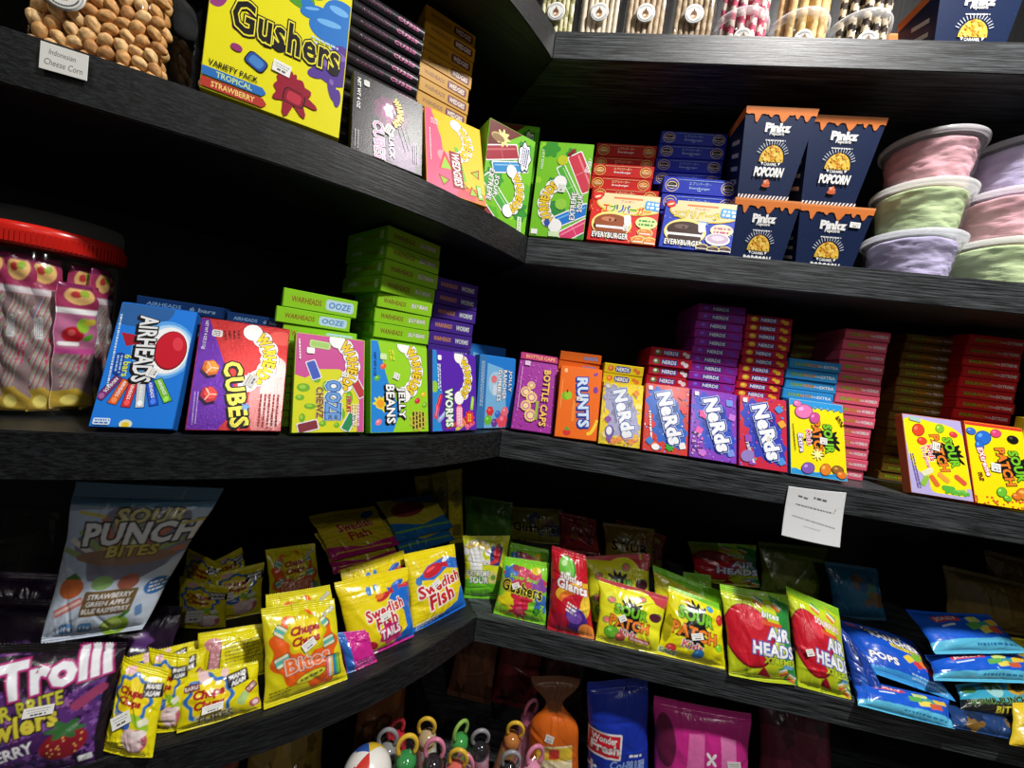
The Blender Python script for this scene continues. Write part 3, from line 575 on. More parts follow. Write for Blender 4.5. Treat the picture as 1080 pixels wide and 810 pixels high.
def art_bottlecaps():
    a = Art(192, (158, 44, 152)); rg = random.Random(2)
    for k in range(150): a.ell(rg.uniform(0, 100), rg.uniform(0, 175), rg.uniform(.6, 2), rg.uniform(.6, 2), rg.choice([(205, 110, 205), (225, 150, 220), (120, 30, 130), (185, 70, 180)]), n=8)
    a.rect(50, 184, 100, 17, (186, 40, 112)); a.text('BOTTLE CAPS', 52, 184, 9, (228, 176, 90), w=76, bold=.04); a.rect(20, 166, 14, 12, (220, 190, 225), 0, 2)
    for x, y, r in ((36, 110, 10), (24, 92, 13), (40, 80, 14), (28, 58, 13), (42, 36, 15)):
        a.star(x, y, r, 16, .06, (235, 200, 120)); a.ell(x, y, r*.72, r*.72, (196, 110, 160)); a.ell(x, y, r*.5, r*.5, (240, 215, 150))
    a.text('BOTTLE CAPS', 74, 84, 18, (240, 196, 84), w=140, rot=-90, bold=.05, out=(120, 25, 90), ow=.05); a.rect(56, 50, 7, 46, (150, 180, 50), 0, 2); a.lines(8, 100, 110, 1, 3, 2, (225, 170, 225), -90, 3)
    return a
def art_runts():
    a = Art(168, (236, 108, 22))
    a.text('RUNTS', 60, 86, 27, (210, 226, 245), w=118, rot=-84, bold=.07, out=(30, 70, 170), ow=.1, sh=(-2, -3, (20, 40, 120)))
    a.ell(17, 96, 10, 10, (120, 180, 30)); a.ell(23, 98, 9, 10, (150, 200, 40)); a.ell(20, 108, 2, 4, (90, 60, 30)); a.ell(88, 118, 6, 8, (130, 60, 150)); a.ell(86, 156, 6, 4, (140, 70, 150), 30)
    for k in range(9): t = k/8; a.ell(78+18*t, 14+30*t*t, 4.5, 4, (242, 205, 60), 40)
    a.ell(27, 12, 9, 8, (215, 50, 50)); a.poly([(20, 16), (27, 26), (34, 16)], (90, 160, 50)); a.rect(38, 62, 7, 50, (238, 140, 60), 0, 3); a.rect(12, 158, 8, 10, (245, 190, 130), 0, 2); a.rect(6, 100, 2, 70, (245, 160, 80))
    return a
def art_nerds(v):
    bg, neb, sp = {'yel': ((242, 214, 58), (170, 170, 205), [(236, 150, 70), (240, 120, 130), (250, 225, 130), (150, 90, 170)]), 'red': ((212, 66, 56), (52, 104, 200), [(225, 60, 70), (245, 235, 235), (70, 130, 210), (240, 130, 90)]),
                   'pur': ((136, 66, 190), (60, 84, 200), [(238, 90, 170), (120, 150, 230), (200, 120, 220), (90, 40, 150)]), 'rain': ((206, 44, 70), (58, 70, 190), [(240, 90, 160), (240, 170, 60), (120, 190, 60), (80, 150, 230), (150, 80, 190)])}[v]
    a = Art(153, bg); rg = random.Random(ord(v[0]))
    for x, y, rx, ry, r in ((34, 110, 30, 38, 20), (54, 80, 34, 52, 12), (72, 46, 26, 34, 8), (50, 60, 30, 40, 0)): a.star(x, y, rx, 9, .1, neb, r, ry/rx)
    a.star(52, 88, 26, 11, .12, tuple(int(v_*.8) for v_ in neb), 0, 1.6)
    for k in range(80):
        x, y = rg.uniform(0, 100), rg.uniform(0, 153)
        a.ell(x, y, rg.uniform(.8, 2.6), rg.uniform(.8, 2.6), rg.choice(sp + [neb, neb] + [tuple(min(255, q+60) for q in neb)]), n=9)
    for x, y in ((14, 22), (26, 12), (88, 20), (84, 132), (18, 60), (90, 100)): a.star(x, y, 8, 4, .12, rg.choice(sp), rg.uniform(0, 90))
    if v == 'red': a.star(60, 14, 9, 7, .2, (60, 170, 60)); a.ell(28, 10, 9, 7, W_); a.lines(14, 60, 60, 1, 3, 4, W_, -84, 4)
    if v == 'pur':
        for k in range(26): a.ell(rg.uniform(4, 30), rg.uniform(6, 54), 2.6, 2.2, rg.choice([(60, 20, 70), (230, 120, 200), (200, 180, 235)]), n=8)
        a.star(26, 98, 9, 5, .2, (240, 90, 160))
    if v == 'rain': a.text('rainbow', 24, 30, 9, W_, w=46, rot=-70, bold=.03, out=(120, 50, 150), ow=.06); a.ell(16, 22, 15, 12, (150, 130, 200), 30)
    if v == 'yel':
        a.ell(24, 30, 12, 16, (120, 100, 180)); a.ell(23, 32, 7, 10, W_)
        for x, y in ((50, 14), (64, 22), (78, 12), (88, 24), (36, 8)): a.ell(x, y, 8, 8, rg.choice([(240, 150, 80), (245, 190, 90), (225, 90, 100)]))
    a.rect(10, 144, 10, 10, (225, 225, 240), 0, 2)
    a.text('NeRds', 57, 79, 34, (240, 243, 248), w=120, rot=-73, bold=.09, out=(40, 60, 160) if v != 'yel' else (110, 120, 180), ow=.09, out2=(200, 215, 240), ow2=.12)
    return a
def gumdrop(a, x, y, s, col, rot=0):
    a.ell(x, y, s*1.0, s*.8, tuple(int(v*.7) for v in col), rot); a.ell(x, y, s*.9, s*.7, col, rot); a.ell(x-s*.3, y+s*.25, s*.3, s*.2, tuple(min(255, v+60) for v in col), rot)
def sour_patch(a, cx, cy, L, rot=-86, sub=None, gap=None):
    gap = gap or L*.36
    d = rot2([(0, gap/2)], math.radians(rot))[0]
    for k, sd in enumerate((3, 8)): a.splat(cx+d[0]*(1-2*k), cy+d[1]*(1-2*k), L*.34, K_, sd, 12)
    a.text('SOUR', cx+d[0], cy+d[1], L*.29, (120, 200, 40), w=L*.95, rot=rot, bold=.08, out=K_, ow=.06)
    a.text('PATCH', cx-d[0], cy-d[1], L*.29, (238, 130, 40), w=L*1.15, rot=rot, bold=.08, out=K_, ow=.06)
    if sub: a.text(sub, cx-d[0]*2.5, cy-d[1]*2.5, L*.17, (225, 60, 80), w=L*.5, rot=rot, bold=.04, out=W_, ow=.08)
def art_spkb():
    a = Art(144, (242, 228, 14))
    a.rect(50, 140, 100, 12, (44, 152, 220)); a.rect(50, 3, 100, 9, (44, 152, 220))
    for k in range(26): a.ell(k*4, 133+2*math.sin(k*2), 2.6, 2.2, (44, 152, 220), n=8); a.ell(k*4, 8+1.4*math.sin(k), 2.4, 2, (44, 152, 220), n=8)
    sour_patch(a, 60, 74, 58, -86, 'Kids'); gumdrop(a, 26, 122, 18, (230, 120, 180), 20); gumdrop(a, 46, 112, 12, (205, 80, 150), 60); gumdrop(a, 14, 136, 8, (230, 120, 180)); gumdrop(a, 30, 14, 13, (130, 90, 180), 30); gumdrop(a, 62, 16, 12, (226, 130, 40), 60); gumdrop(a, 84, 18, 11, (150, 100, 40)); gumdrop(a, 90, 10, 9, (226, 120, 40))
    a.text('Extra', 19, 60, 9, W_, w=34, rot=-84, bold=.05, out=(130, 80, 170), ow=.1); a.lines(93, 112, 20, 2, 4, 3, (110, 60, 30), -60, 3); a.lines(6, 70, 50, 1, 3, 2, (110, 100, 20), -86, 4); a.star(48, 42, 8, 8, .4, (250, 245, 160))
    return a
def art_spkl():
    a = Art(143, (182, 172, 222)); a.star(56, 80, 52, 4, .1, (242, 228, 14), 45, 1.35); a.rect(62, 60, 60, 110, (242, 228, 14), 0, 10)
    sour_patch(a, 66, 80, 58, -80, 'Kids'); gumdrop(a, 24, 116, 13, (224, 70, 40), 60); gumdrop(a, 28, 96, 9, (224, 70, 40), 20); gumdrop(a, 62, 124, 9, (130, 190, 50), 60); gumdrop(a, 84, 116, 7, (220, 60, 70))
    a.text('Tropical', 30, 66, 9, (225, 90, 130), w=42, rot=-78, bold=.04, out=W_, ow=.08)
    for x, y, r, c in ((40, 26, 120, (220, 110, 50)), (56, 34, 140, (238, 160, 60)), (24, 24, 60, (140, 190, 70)), (62, 16, 0, (90, 180, 60)), (80, 12, 10, (130, 200, 90)), (30, 40, 30, (225, 225, 190)), (84, 34, -40, (220, 90, 60))): a.rect(x, y, 22, 9, c, r, 4)
    for k in range(8): a.ell(58+k*5, 9+2*(k % 2), 3, 3, (90, 180, 60), n=10)
    a.lines(10, 40, 60, 2, 4, 2, (110, 95, 160), -84, 5); a.rect(20, 136, 20, 8, (170, 200, 190), -8, 2)
    return a
def art_spkr():
    a = Art(152, (244, 226, 10)); a.rect(50, 150, 100, 8, (215, 60, 40)); rg = random.Random(5)
    for k in range(34): a.ell(rg.uniform(0, 100), rg.uniform(0, 14)**1.0, 2, 2, (220, 90, 50), n=8)
    sour_patch(a, 70, 76, 60, -80, None); gumdrop(a, 28, 124, 16, (40, 110, 210), 40); gumdrop(a, 20, 108, 10, (40, 110, 210), 90); gumdrop(a, 52, 136, 10, (225, 70, 120), 20); gumdrop(a, 8, 134, 9, (60, 110, 200)); gumdrop(a, 80, 128, 10, K_)
    a.text('EXtreme', 24, 78, 10, W_, w=52, rot=-78, bold=.06, out=(215, 40, 60), ow=.1); gumdrop(a, 46, 26, 10, (110, 190, 50), 50); gumdrop(a, 54, 16, 7, (110, 190, 50)); gumdrop(a, 84, 28, 14, (226, 130, 40), 10); gumdrop(a, 70, 22, 8, (226, 120, 40)); a.lines(14, 50, 14, 2, 4, 3, (130, 70, 30), -80, 2)
    return a
def burger(a, x, y, s, bun, fill):
    a.ell(x, y, s*1.12, s*.78, (245, 225, 130)); a.ell(x, y-s*.12, s*1.0, s*.6, fill); a.ell(x, y+s*.12, s*.98, s*.5, bun); a.ell(x-s*.2, y+s*.3, s*.4, s*.14, tuple(min(255, v+50) for v in bun)); a.ell(x, y-s*.36, s*.9, s*.28, bun); a.rect(x, y-s*.17, s*1.7, s*.14, W_, 0, s*.06)
def art_eb(v):
    red = v == 'red'; bg = (214, 38, 30) if red else (38, 66, 188)
    a = Art(78, bg); rg = random.Random(3)
    for k in range(40): a.ell(rg.uniform(0, 100), rg.uniform(0, 60), .7, .7, (250, 225, 150), n=6)
    a.ell(58, 62, 52, 18, (222, 186, 54)); a.ell(59, 63, 51, 17, (226, 212, 164)); a.rect(58, 76, 84, 9, (226, 212, 164))
    a.text('ブルボン', 53, 66, 3.6, (200, 40, 50), w=22); a.rect(53, 71, 44, 3, (220, 120, 60), 0, 1); a.ell(7, 71, 7, 6, (215, 40, 40)); a.ell(7, 71, 5, 1.6, (250, 220, 180), 20)
    if red:
        for i, (ch, c) in enumerate(zip('エブリバーガー', [(215, 40, 40), (40, 140, 60), (40, 90, 190), (40, 90, 190), (60, 150, 70), (215, 40, 40), (225, 130, 30)])):
            a.text(ch, 22+i*10.2, 54-abs(i-2.5)*.6, 13 if ch != 'ー' else 3.2, c, w=11.5, bold=.05, out=(250, 240, 90), ow=.07)
    else: a.text('エブリバーガー', 52, 56, 13, (238, 216, 60), w=76, bold=.05, out=(90, 90, 60), ow=.05); a.rect(46, 43, 36, 6, (80, 150, 215), 0, 2); a.lines(46, 43, 28, 1, 3, 3, W_, 0, 5)
    a.rect(92, 62, 26, 15, (60, 152, 218), -4, 3); a.lines(92, 62, 20, 2, 6, 4, (225, 240, 250), -4, 4); a.ell(84, 34, 16, 10, (214, 230, 150) if red else (240, 225, 190)); a.lines(84, 34, 22, 2, 6, 3, (60, 140, 60) if red else (190, 90, 140), 0, 8)
    burger(a, 33, 27, 27, (150, 76, 38) if red else (62, 36, 30), (70, 36, 24) if red else (240, 235, 225)); a.ell(30, 34, 1.6, 2, K_); a.ell(38, 34, 1.6, 2, K_)
    a.rect(56, 36, 10, 16, W_, 8, 3)
    a.text('EVERYBURGER', 33, 9, 9, W_, w=54, bold=.05, out=K_, ow=.1)
    if red:
        for x, y in ((84, 18), (76, 5), (92, 4)): burger(a, x, y, 10, (214, 126, 50), (110, 60, 30))
    else:
        a.ell(80, 19, 17, 10, W_); a.ell(80, 20, 15, 8, (196, 176, 200)); a.ell(80, 21, 9, 4, (225, 210, 225))
        for x, y in ((60, 4), (76, 2), (92, 3)): burger(a, x, y, 8, (60, 36, 32), (235, 230, 225))
    return a
def end_eb(v):
    red = v == 'red'; a = Art(20, (190, 30, 26) if red else (30, 50, 175))
    for x in (12, 88): a.ell(x, 10, 9.5, 8.6, (230, 200, 110)); a.ell(x, 10, 8.6, 7.6, (170, 30, 25) if red else (30, 50, 175)); burger(a, x, 10, 6.2, (196, 130, 60) if red else (40, 28, 28), (90, 50, 25) if red else (240, 238, 235))
    a.text('エブリバーガー', 50, 13.4, 4.2, (235, 215, 170) if red else (150, 185, 225), w=30, bold=.03); a.text('Everyburger', 50, 7.2, 4, W_ if red else (170, 200, 235), w=28, bold=.03); a.lines(50, 17.5, 60, 1, 2, .9, (225, 190, 140) if red else (150, 180, 225), 0, 4)
    if not red: a.poly([(47, 3.6), (53, 3.6), (50, 5.4)], (170, 200, 235))
    return a
def end_two(bg, l, lc, r, rc, A=20, lo=None, ro=None, rb=None):
    a = Art(A, bg); a.text(l, 30, A/2, A*.36, lc, w=40, bold=.04, shear=.1, out=lo, ow=.05)
    if rb: a.rect(76, A/2, 40, A*.66, rb, 0, A*.2)
    a.text(r, 76, A/2, A*.4, rc, w=32, bold=.05, shear=.1, out=ro, ow=.06); return a
def end_nerds(v):
    bg, bl = {'yel': ((226, 200, 30), (220, 120, 50)), 'red': ((186, 24, 50), (235, 225, 230)), 'pur': ((150, 36, 150), (120, 60, 190)), 'rain': ((178, 26, 56), (225, 180, 50))}[v]
    a = Art(18, bg); a.ell(16, 9, 8, 6, (90, 140, 70) if v == 'red' else bl); a.ell(15, 10, 4, 3, tuple(min(255, q+40) for q in bl)); a.ell(88, 7, 6, 5, bl); a.ell(80, 11, 5, 4, bl)
    a.rect(48, 9, 40, 12, (40, 60, 160), 0, 5); a.text('NERDS', 48, 9, 8.4, (235, 238, 245), w=34, bold=.06); return a
def end_spk(bg, sub):
    a = Art(20, bg); a.text('SOUR', 22, 10, 7, (150, 200, 40), w=24, bold=.05, out=(70, 30, 20), ow=.05); a.text('PATCH', 46, 10, 7, (238, 170, 40), w=22, bold=.05, out=(70, 30, 20), ow=.05); a.text('Kids', 62, 10, 4.5, W_, w=9); a.text(sub, 82, 10, 6.4, W_, w=28, bold=.04); a.rect(50, .5, 100, 1, tuple(int(v*.7) for v in bg)); return a
def art_plain(bg, A=140): return Art(A, bg)
def art_pinkz():
    a = Art(126, (20, 38, 76)); rg = random.Random(8)
    for k in range(60): a.ell(rg.uniform(0, 100), rg.uniform(0, 110), .35, .35, (70, 95, 150), n=6)
    top = [(0, 126), (0, 116)]; n = 40
    drips = {6: 11, 7: 12, 8: 7, 14: 4, 15: 5, 20: 6, 21: 10, 22: 11, 23: 9, 24: 5, 29: 5, 30: 6, 34: 6, 35: 9, 36: 8}
    for k in range(n+1): top.append((k*100/n, 117-drips.get(k, 1.5*abs(math.sin(k*.9)))))
    top += [(100, 126)]; a.poly(top, (226, 128, 62)); a.rect(50, 124.5, 100, 3, (236, 150, 90))
    a.text('Pinkz', 50, 99, 12.5, W_, w=38, bold=.10); a.text('Popcorn', 50, 90.5, 6, W_, w=22, bold=.05)
    a.lines(50, 82, 30, 1, 3, 1.6, W_, 0, 12)
    for k in range(15): t = math.radians(20+k*10); a.rect(50+24*math.cos(t), 58+22*math.sin(t), 6, .9, (215, 222, 235), math.degrees(t))
    a.poly([(50+20*math.cos(t), 53+22*math.sin(t)) for t in np.linspace(0, PI, 20)], (236, 190, 70))
    for k in range(60):
        t = rg.uniform(.1, PI-.1); q = rg.uniform(0, 1)**.5; a.star(50+18*q*math.cos(t), 54+20*q*math.sin(t), rg.uniform(1, 2.4), 4, .25, rg.choice([(250, 220, 120), (226, 160, 50), (244, 205, 90), (205, 130, 40)]))
    a.text('CARAMEL', 50, 49.5, 4, W_, w=22, bold=.04); a.poly([(33, 52), (38, 52), (36, 48)], W_); a.poly([(62, 52), (67, 52), (64, 48)], W_)
    a.text('POPCORN', 50, 39, 13.5, W_, w=52, bold=.10, shear=.12); a.star(50, 24, 6, 5, .15, (220, 120, 80), 0, .8); a.ell(50, 20.5, 8, 2.4, (200, 95, 60)); a.ell(48, 26, 2, 2, (245, 180, 150))
    for k in range(16): a.poly([(k*7-4, 0), (k*7-.5, 0), (k*7+4, 7), (k*7+.5, 7)], (235, 230, 225))
    return a

# --- film bags
def scales(a, col, step=7):
    for j in range(int(a.A/step)+2):
        for i in range(int(100/step)+2):
            x, y = i*step+(j % 2)*step/2, j*step*.86
            a.rect(x, y, step*.55, .7, col, 35); a.rect(x+step*.45, y, step*.55, .7, col, -35)
def fish(a, x, y, s, col, rot=0):
    a.ell(x, y, s, s*.42, col, rot); q = rot2([(s*.7, 0), (s*1.6, s*.5), (s*1.5, -s*.45)], math.radians(rot)) + (x, y); a.poly(q, col); a.ell(x-s*.2, y+s*.12, s*.5, s*.1, tuple(min(255, v+50) for v in col), rot)
def bag_tails():
    a = Art(104, (236, 216, 24)); scales(a, (205, 172, 20)); a.poly([(100, 84), (70, 78), (60, 66), (72, 58), (84, 44), (86, 22), (60, 6), (30, 0), (100, 0)], (30, 108, 208)); a.ell(40, 36, 42, 36, (236, 216, 24)); 
    fish(a, 78, 84, 11, (50, 100, 190), 200); fish(a, 92, 80, 8, (205, 50, 60), 180); fish(a, 54, 72, 11, (190, 40, 50), 20); a.ell(36, 84, 4, 6, (60, 130, 200)); a.ell(46, 86, 3, 5, (60, 130, 200)); a.ell(48, 74, 6, 4, (236, 120, 40))
    a.text('Swedish', 54, 55, 16, (196, 30, 44), w=58, rot=8, bold=.06, out=W_, ow=.08); a.text('Fish', 54, 40, 16, (196, 30, 44), w=32, rot=8, bold=.06, out=W_, ow=.08); a.star(58, 22, 17, 7, .1, (200, 30, 110), 0, .8); a.text('TAILS', 58, 24, 13, W_, w=30, rot=8, bold=.06, out=(150, 20, 90), ow=.05)
    a.ell(18, 16, 13, 6, (226, 150, 60), -8); a.ell(30, 14, 9, 5, (180, 30, 50), -30); a.rect(62, 12, 26, 5, (225, 60, 140), 8, 2)
    a.poly([(0, 0), (100, 0), (100, 2), (40, 6), (0, 9)], (205, 40, 150)); a.rect(20, 3, 40, 3, W_, -2, 1); return a
def bag_fish():
    a = Art(108, (236, 216, 24)); scales(a, (205, 172, 20)); a.poly([(0, 8), (0, 0), (100, 0), (100, 40), (88, 34), (80, 18), (50, 10)], (30, 108, 208)); a.poly([(10, 68), (34, 84), (70, 92), (100, 84), (100, 66), (70, 74), (40, 62)], (40, 110, 205)); fish(a, 42, 76, 20, (196, 34, 46), 14); a.ell(14, 66, 5, 6, (50, 120, 200)); a.ell(72, 88, 9, 3, (220, 235, 250), 20)
    a.text('Swedish', 52, 54, 18, (196, 30, 44), w=84, rot=7, bold=.06, out=W_, ow=.08); a.text('Fish', 50, 34, 22, (196, 30, 44), w=46, rot=7, bold=.07, out=W_, ow=.08); a.lines(24, 8, 34, 2, 4, 2.4, W_, 4, 3); a.rect(60, 98, 30, 2, (250, 240, 150), 8); return a
def flower(a, x, y, r, rim=(40, 110, 190)):
    a.star(x, y, r*1.22, 8, .1, rim); a.star(x, y, r, 8, .1, (240, 215, 20))
def chupa(a, x, y, w, rot=0):
    a.text('Chupa', x, y+w*.14, w*.36, (165, 18, 34), w=w, rot=rot, bold=.10, shear=.25); a.text('Chups', x, y-w*.2, w*.36, (165, 18, 34), w=w*.95, rot=rot, bold=.10, shear=.25)
def bag_tubes(v=0):
    A = {0: 165, 1: 70}[v]; a = Art(A, (226, 214, 18))
    if v == 0:
        flower(a, 46, 108, 32); chupa(a, 44, 108, 50); a.rect(82, 128, 36, 26, K_, 8, 2); a.text('MANIS', 82, 134, 9, W_, w=28, rot=8, bold=.05, shear=.2); a.text('ASAM', 83, 122, 9, W_, w=26, rot=8, bold=.05, shear=.2)
        a.ell(70, 70, 22, 9, (150, 190, 40), -30); a.rect(78, 72, 18, 12, (226, 226, 200), 30, 3); a.ell(40, 62, 14, 10, (60, 100, 190)); a.text('tubes', 30, 72, 10, (40, 80, 170), w=34, rot=-20, bold=.05, out=W_, ow=.06)
        a.ell(66, 36, 26, 20, (190, 90, 110), 40); a.ell(60, 36, 20, 22, (236, 205, 208), 10); a.ell(72, 50, 16, 7, (240, 225, 225), 20); rg = random.Random(1)
        for k in range(60): a.ell(62+rg.uniform(-22, 22), 34+rg.uniform(-18, 16), .9, .9, (250, 235, 235), n=6)
        a.rect(40, 12, 30, 5, (150, 90, 80), -14, 2); a.rect(30, 150, 20, 12, (236, 190, 200), 20, 3)
    else:
        flower(a, 36, 36, 24); chupa(a, 36, 36, 40, 3); a.rect(15, 52, 20, 9, (120, 30, 40), 8, 2); a.text('BARU', 15, 52, 5, W_, w=16, rot=8, bold=.04); a.rect(72, 54, 28, 18, K_, 12, 2); a.text('MANIS', 72, 58, 6.5, W_, w=21, rot=12, bold=.05, shear=.2); a.text('ASAM', 73, 50, 6.5, W_, w=20, rot=12, bold=.05, shear=.2)
        a.rect(30, 64, 12, 14, (236, 200, 200), 15, 4); a.rect(56, 64, 9, 10, (236, 200, 200), -10, 3); a.text('TUBES', 42, 10, 12, (110, 95, 60), w=44, rot=4, bold=.05, out=(230, 225, 170), ow=.07); a.rect(90, 38, 16, 10, (140, 40, 50), 35, 2); a.text('TUBES', 90, 38, 5, W_, w=13, rot=35, bold=.03); a.rect(78, 26, 18, 11, (175, 205, 130), 50, 4); a.rect(92, 16, 14, 10, (190, 90, 110), 10, 4); a.rect(93, 16, 8, 6, (240, 220, 222), 10, 3)
    return a
def bag_tubes_back():
    a = Art(78, (226, 214, 18)); a.rect(24, 40, 18, 50, K_, -6, 7); a.rect(24, 40, 15, 47, (205, 140, 150), -6, 6); a.ell(22, 60, 13, 9, (200, 130, 140)); rg = random.Random(3)
    for k in range(50): a.ell(24+rg.uniform(-7, 7), 40+rg.uniform(-24, 26), .9, .9, (245, 225, 225), n=6)
    a.lines(66, 46, 54, 6, 5, 2, (120, 120, 40), 4, 5); a.lines(52, 18, 30, 2, 5, 3, (60, 140, 170), 4, 7); return a
def bag_bites():
    a = Art(118, (222, 212, 26)); a.star(50, 62, 44, 9, .08, (232, 96, 26), 0, 1.02); a.star(66, 30, 22, 6, .1, (232, 96, 26))
    for x, y, r in ((22, 86, -35), (76, 88, 30), (20, 52, 20), (82, 64, 10)):
        a.rect(x, y, 20, 14, (60, 60, 30), r, 2); a.rect(x, y, 18, 12, (226, 226, 190), r, 2); a.rect(x, y, 18, 5, (90, 180, 170), r)
    flower(a, 52, 80, 22, (200, 190, 20)); chupa(a, 52, 79, 40, 6); a.text('Bites', 52, 46, 18, (232, 110, 50), w=58, rot=6, bold=.05, out=(235, 220, 210), ow=.06, out2=(160, 40, 30), ow2=.09)
    a.ell(54, 26, 20, 6.5, (70, 70, 20), 12); a.ell(54, 26, 19, 5.6, (226, 216, 60), 12); a.lines(54, 26, 28, 1, 3, 3, (90, 120, 40), 12, 3)
    a.rect(84, 30, 20, 30, (50, 40, 40), -4, 3)
    for k, c in enumerate([(230, 120, 130), (225, 225, 220), (240, 190, 60), (40, 130, 190), (60, 170, 120), (150, 190, 60)]): a.rect(76+k*3.1, 30, 3.1, 27, c, -4)
    a.lines(18, 16, 26, 2, 3.6, 1.8, (110, 110, 20), 8, 6); a.text('SOUR', 88, 103, 6, W_, w=20, rot=30, bold=.04, out=K_, ow=.08); return a
def bag_magenta():
    a = Art(220, (200, 36, 140)); a.rect(50, 40, 100, 30, (150, 20, 110)); a.lines(50, 30, 80, 4, 12, 5, (235, 130, 200), 0, 3); a.rect(14, 110, 24, 220, (40, 100, 190)); return a
def bag_dtail():
    a = Art(76, (222, 200, 40)); scales(a, (180, 150, 30), 8); a.text('Swedish', 52, 46, 14, (176, 40, 50), w=56, rot=4, bold=.05, out=(220, 190, 150), ow=.05); a.text('Fish', 52, 30, 14, (176, 40, 50), w=34, rot=4, bold=.05); a.poly([(0, 0), (100, 0), (100, 16), (50, 10), (0, 20)], (196, 34, 120)); a.rect(50, 7, 80, 2, (230, 170, 60), -2); a.ell(80, 62, 12, 6, (50, 100, 190), 20); return a
def bag_dfish():
    a = Art(70, (196, 186, 60)); a.poly([(0, 0), (100, 0), (100, 26), (50, 16), (0, 30)], (36, 120, 190)); a.rect(50, 12, 96, 3, (120, 190, 80), -2); a.ell(40, 48, 30, 14, (150, 60, 60), 6); a.poly([(20, 70), (100, 70), (100, 50), (60, 56)], (60, 120, 160)); return a
def bag_packet():
    a = Art(310, (196, 180, 30)); a.ell(50, 190, 34, 40, (150, 140, 40)); a.text('SOUR', 50, 190, 28, (90, 80, 30), w=60, rot=90, bold=.05); a.rect(50, 60, 60, 50, (130, 120, 40), 0, 8); return a
def bag_whsour():
    a = Art(132, (212, 220, 36)); a.poly([(0, 0), (100, 0), (100, 36), (70, 44), (40, 52), (0, 40)], (110, 200, 40)); burst_logo(a, 30, 116, 44, 0); a.star(27, 84, 17, 8, .12, W_, 0, 1.5); a.lines(27, 86, 20, 5, 8, 2, (200, 200, 205), 0, 4)
    a.rect(72, 92, 26, 40, (30, 60, 130), -6, 3); a.ell(74, 96, 8, 15, (190, 40, 50)); a.ell(76, 112, 5, 5, (150, 100, 70)); a.rect(70, 80, 22, 8, (205, 60, 60), 20, 3)
    a.text('EXTREME', 32, 56, 12, W_, w=54, bold=.06, out=(30, 90, 40), ow=.08); a.text('SOUR', 34, 42, 14, W_, w=46, bold=.06, out=(30, 90, 40), ow=.08); a.rect(68, 48, 20, 24, (215, 205, 120), -10, 2); a.ell(68, 48, 6, 6, (110, 160, 60)); a.lines(50, 10, 70, 1, 3, 2.4, (200, 240, 160), 0, 5); return a
def bag_gush():
    a = Art(110, (130, 206, 40)); a.star(50, 72, 46, 7, .1, (200, 60, 90), 0, .5); a.star(20, 82, 14, 5, .2, (50, 110, 190)); a.star(82, 62, 16, 5, .2, (130, 70, 160)); a.star(90, 36, 14, 5, .2, (60, 110, 190)); a.star(30, 30, 26, 6, .2, (226, 216, 30)); a.star(50, 42, 20, 6, .2, (205, 40, 60)); a.ell(30, 92, 8, 6, (150, 60, 60)); a.ell(74, 92, 10, 7, (225, 200, 40))
    a.text('Super Sour', 50, 74, 10, (160, 215, 40), w=62, rot=-4, bold=.05, out=(50, 80, 20), ow=.06); a.text('Gushers', 48, 56, 22, K_, w=86, rot=-5, bold=.05, out=(236, 226, 60), ow=.06, out2=K_, ow2=.09)
    a.splat(46, 18, 15, (210, 40, 80), 5, 10); a.ell(48, 18, 8, 6, (226, 80, 110)); gem(a, 80, 22, 8, (70, 170, 60), (40, 120, 40), 60); a.text('FUN', 90, 22, 8, (150, 215, 60), w=24, rot=80, bold=.05, out=(30, 80, 30), ow=.06); a.ell(14, 14, 12, 8, (160, 215, 50)); return a
def bag_skit():
    a = Art(165, (190, 20, 40)); a.ell(44, 128, 24, 26, (60, 140, 40)); a.ell(42, 130, 21, 22, (110, 195, 60)); a.ell(36, 138, 8, 6, (200, 235, 170), 30); a.ell(66, 84, 54, 20, (240, 190, 50), 12); a.ell(70, 78, 50, 16, (230, 120, 40), 12); a.ell(74, 70, 46, 14, (200, 30, 50), 12); a.ell(86, 60, 12, 26, (240, 200, 60), -20)
    a.text('Skittles', 54, 110, 13, W_, w=58, rot=-8, bold=.05, out=(150, 15, 30), ow=.06); a.text('Giants', 56, 94, 20, W_, w=80, rot=-6, bold=.07, out=(150, 15, 30), ow=.07); a.ell(62, 32, 26, 24, (70, 40, 130)); a.ell(58, 38, 18, 14, (120, 80, 180)); a.ell(26, 22, 20, 18, (180, 30, 60)); a.ell(84, 12, 18, 16, (236, 140, 60)); a.lines(52, 52, 24, 3, 7, 4, W_, -20, 4); a.rect(46, 118, 10, 6, W_); return a
def bag_spkw():
    a = Art(92, (224, 222, 28)); a.poly([(0, 92), (100, 92), (100, 70), (76, 76), (44, 84), (0, 88)], (190, 66, 74)); a.star(50, 38, 50, 5, .05, (232, 230, 40))
    for x, y in ((18, 64), (62, 76), (12, 34), (30, 18), (90, 56)): a.ell(x, y, 7, 5.4, (110, 170, 60), 20); a.ell(x, y, 5.4, 4, (226, 120, 110), 20)
    sour_patch(a, 48, 44, 54, -2, 'Kids', 18); a.ell(86, 54, 10, 7, (80, 30, 50)); gumdrop(a, 22, 18, 12, (110, 190, 50)); gumdrop(a, 36, 14, 8, (205, 90, 80)); a.rect(66, 15, 34, 7, (205, 90, 80), -4, 2); a.text('Watermelon', 66, 15, 5, W_, w=30, rot=-4, bold=.03); return a
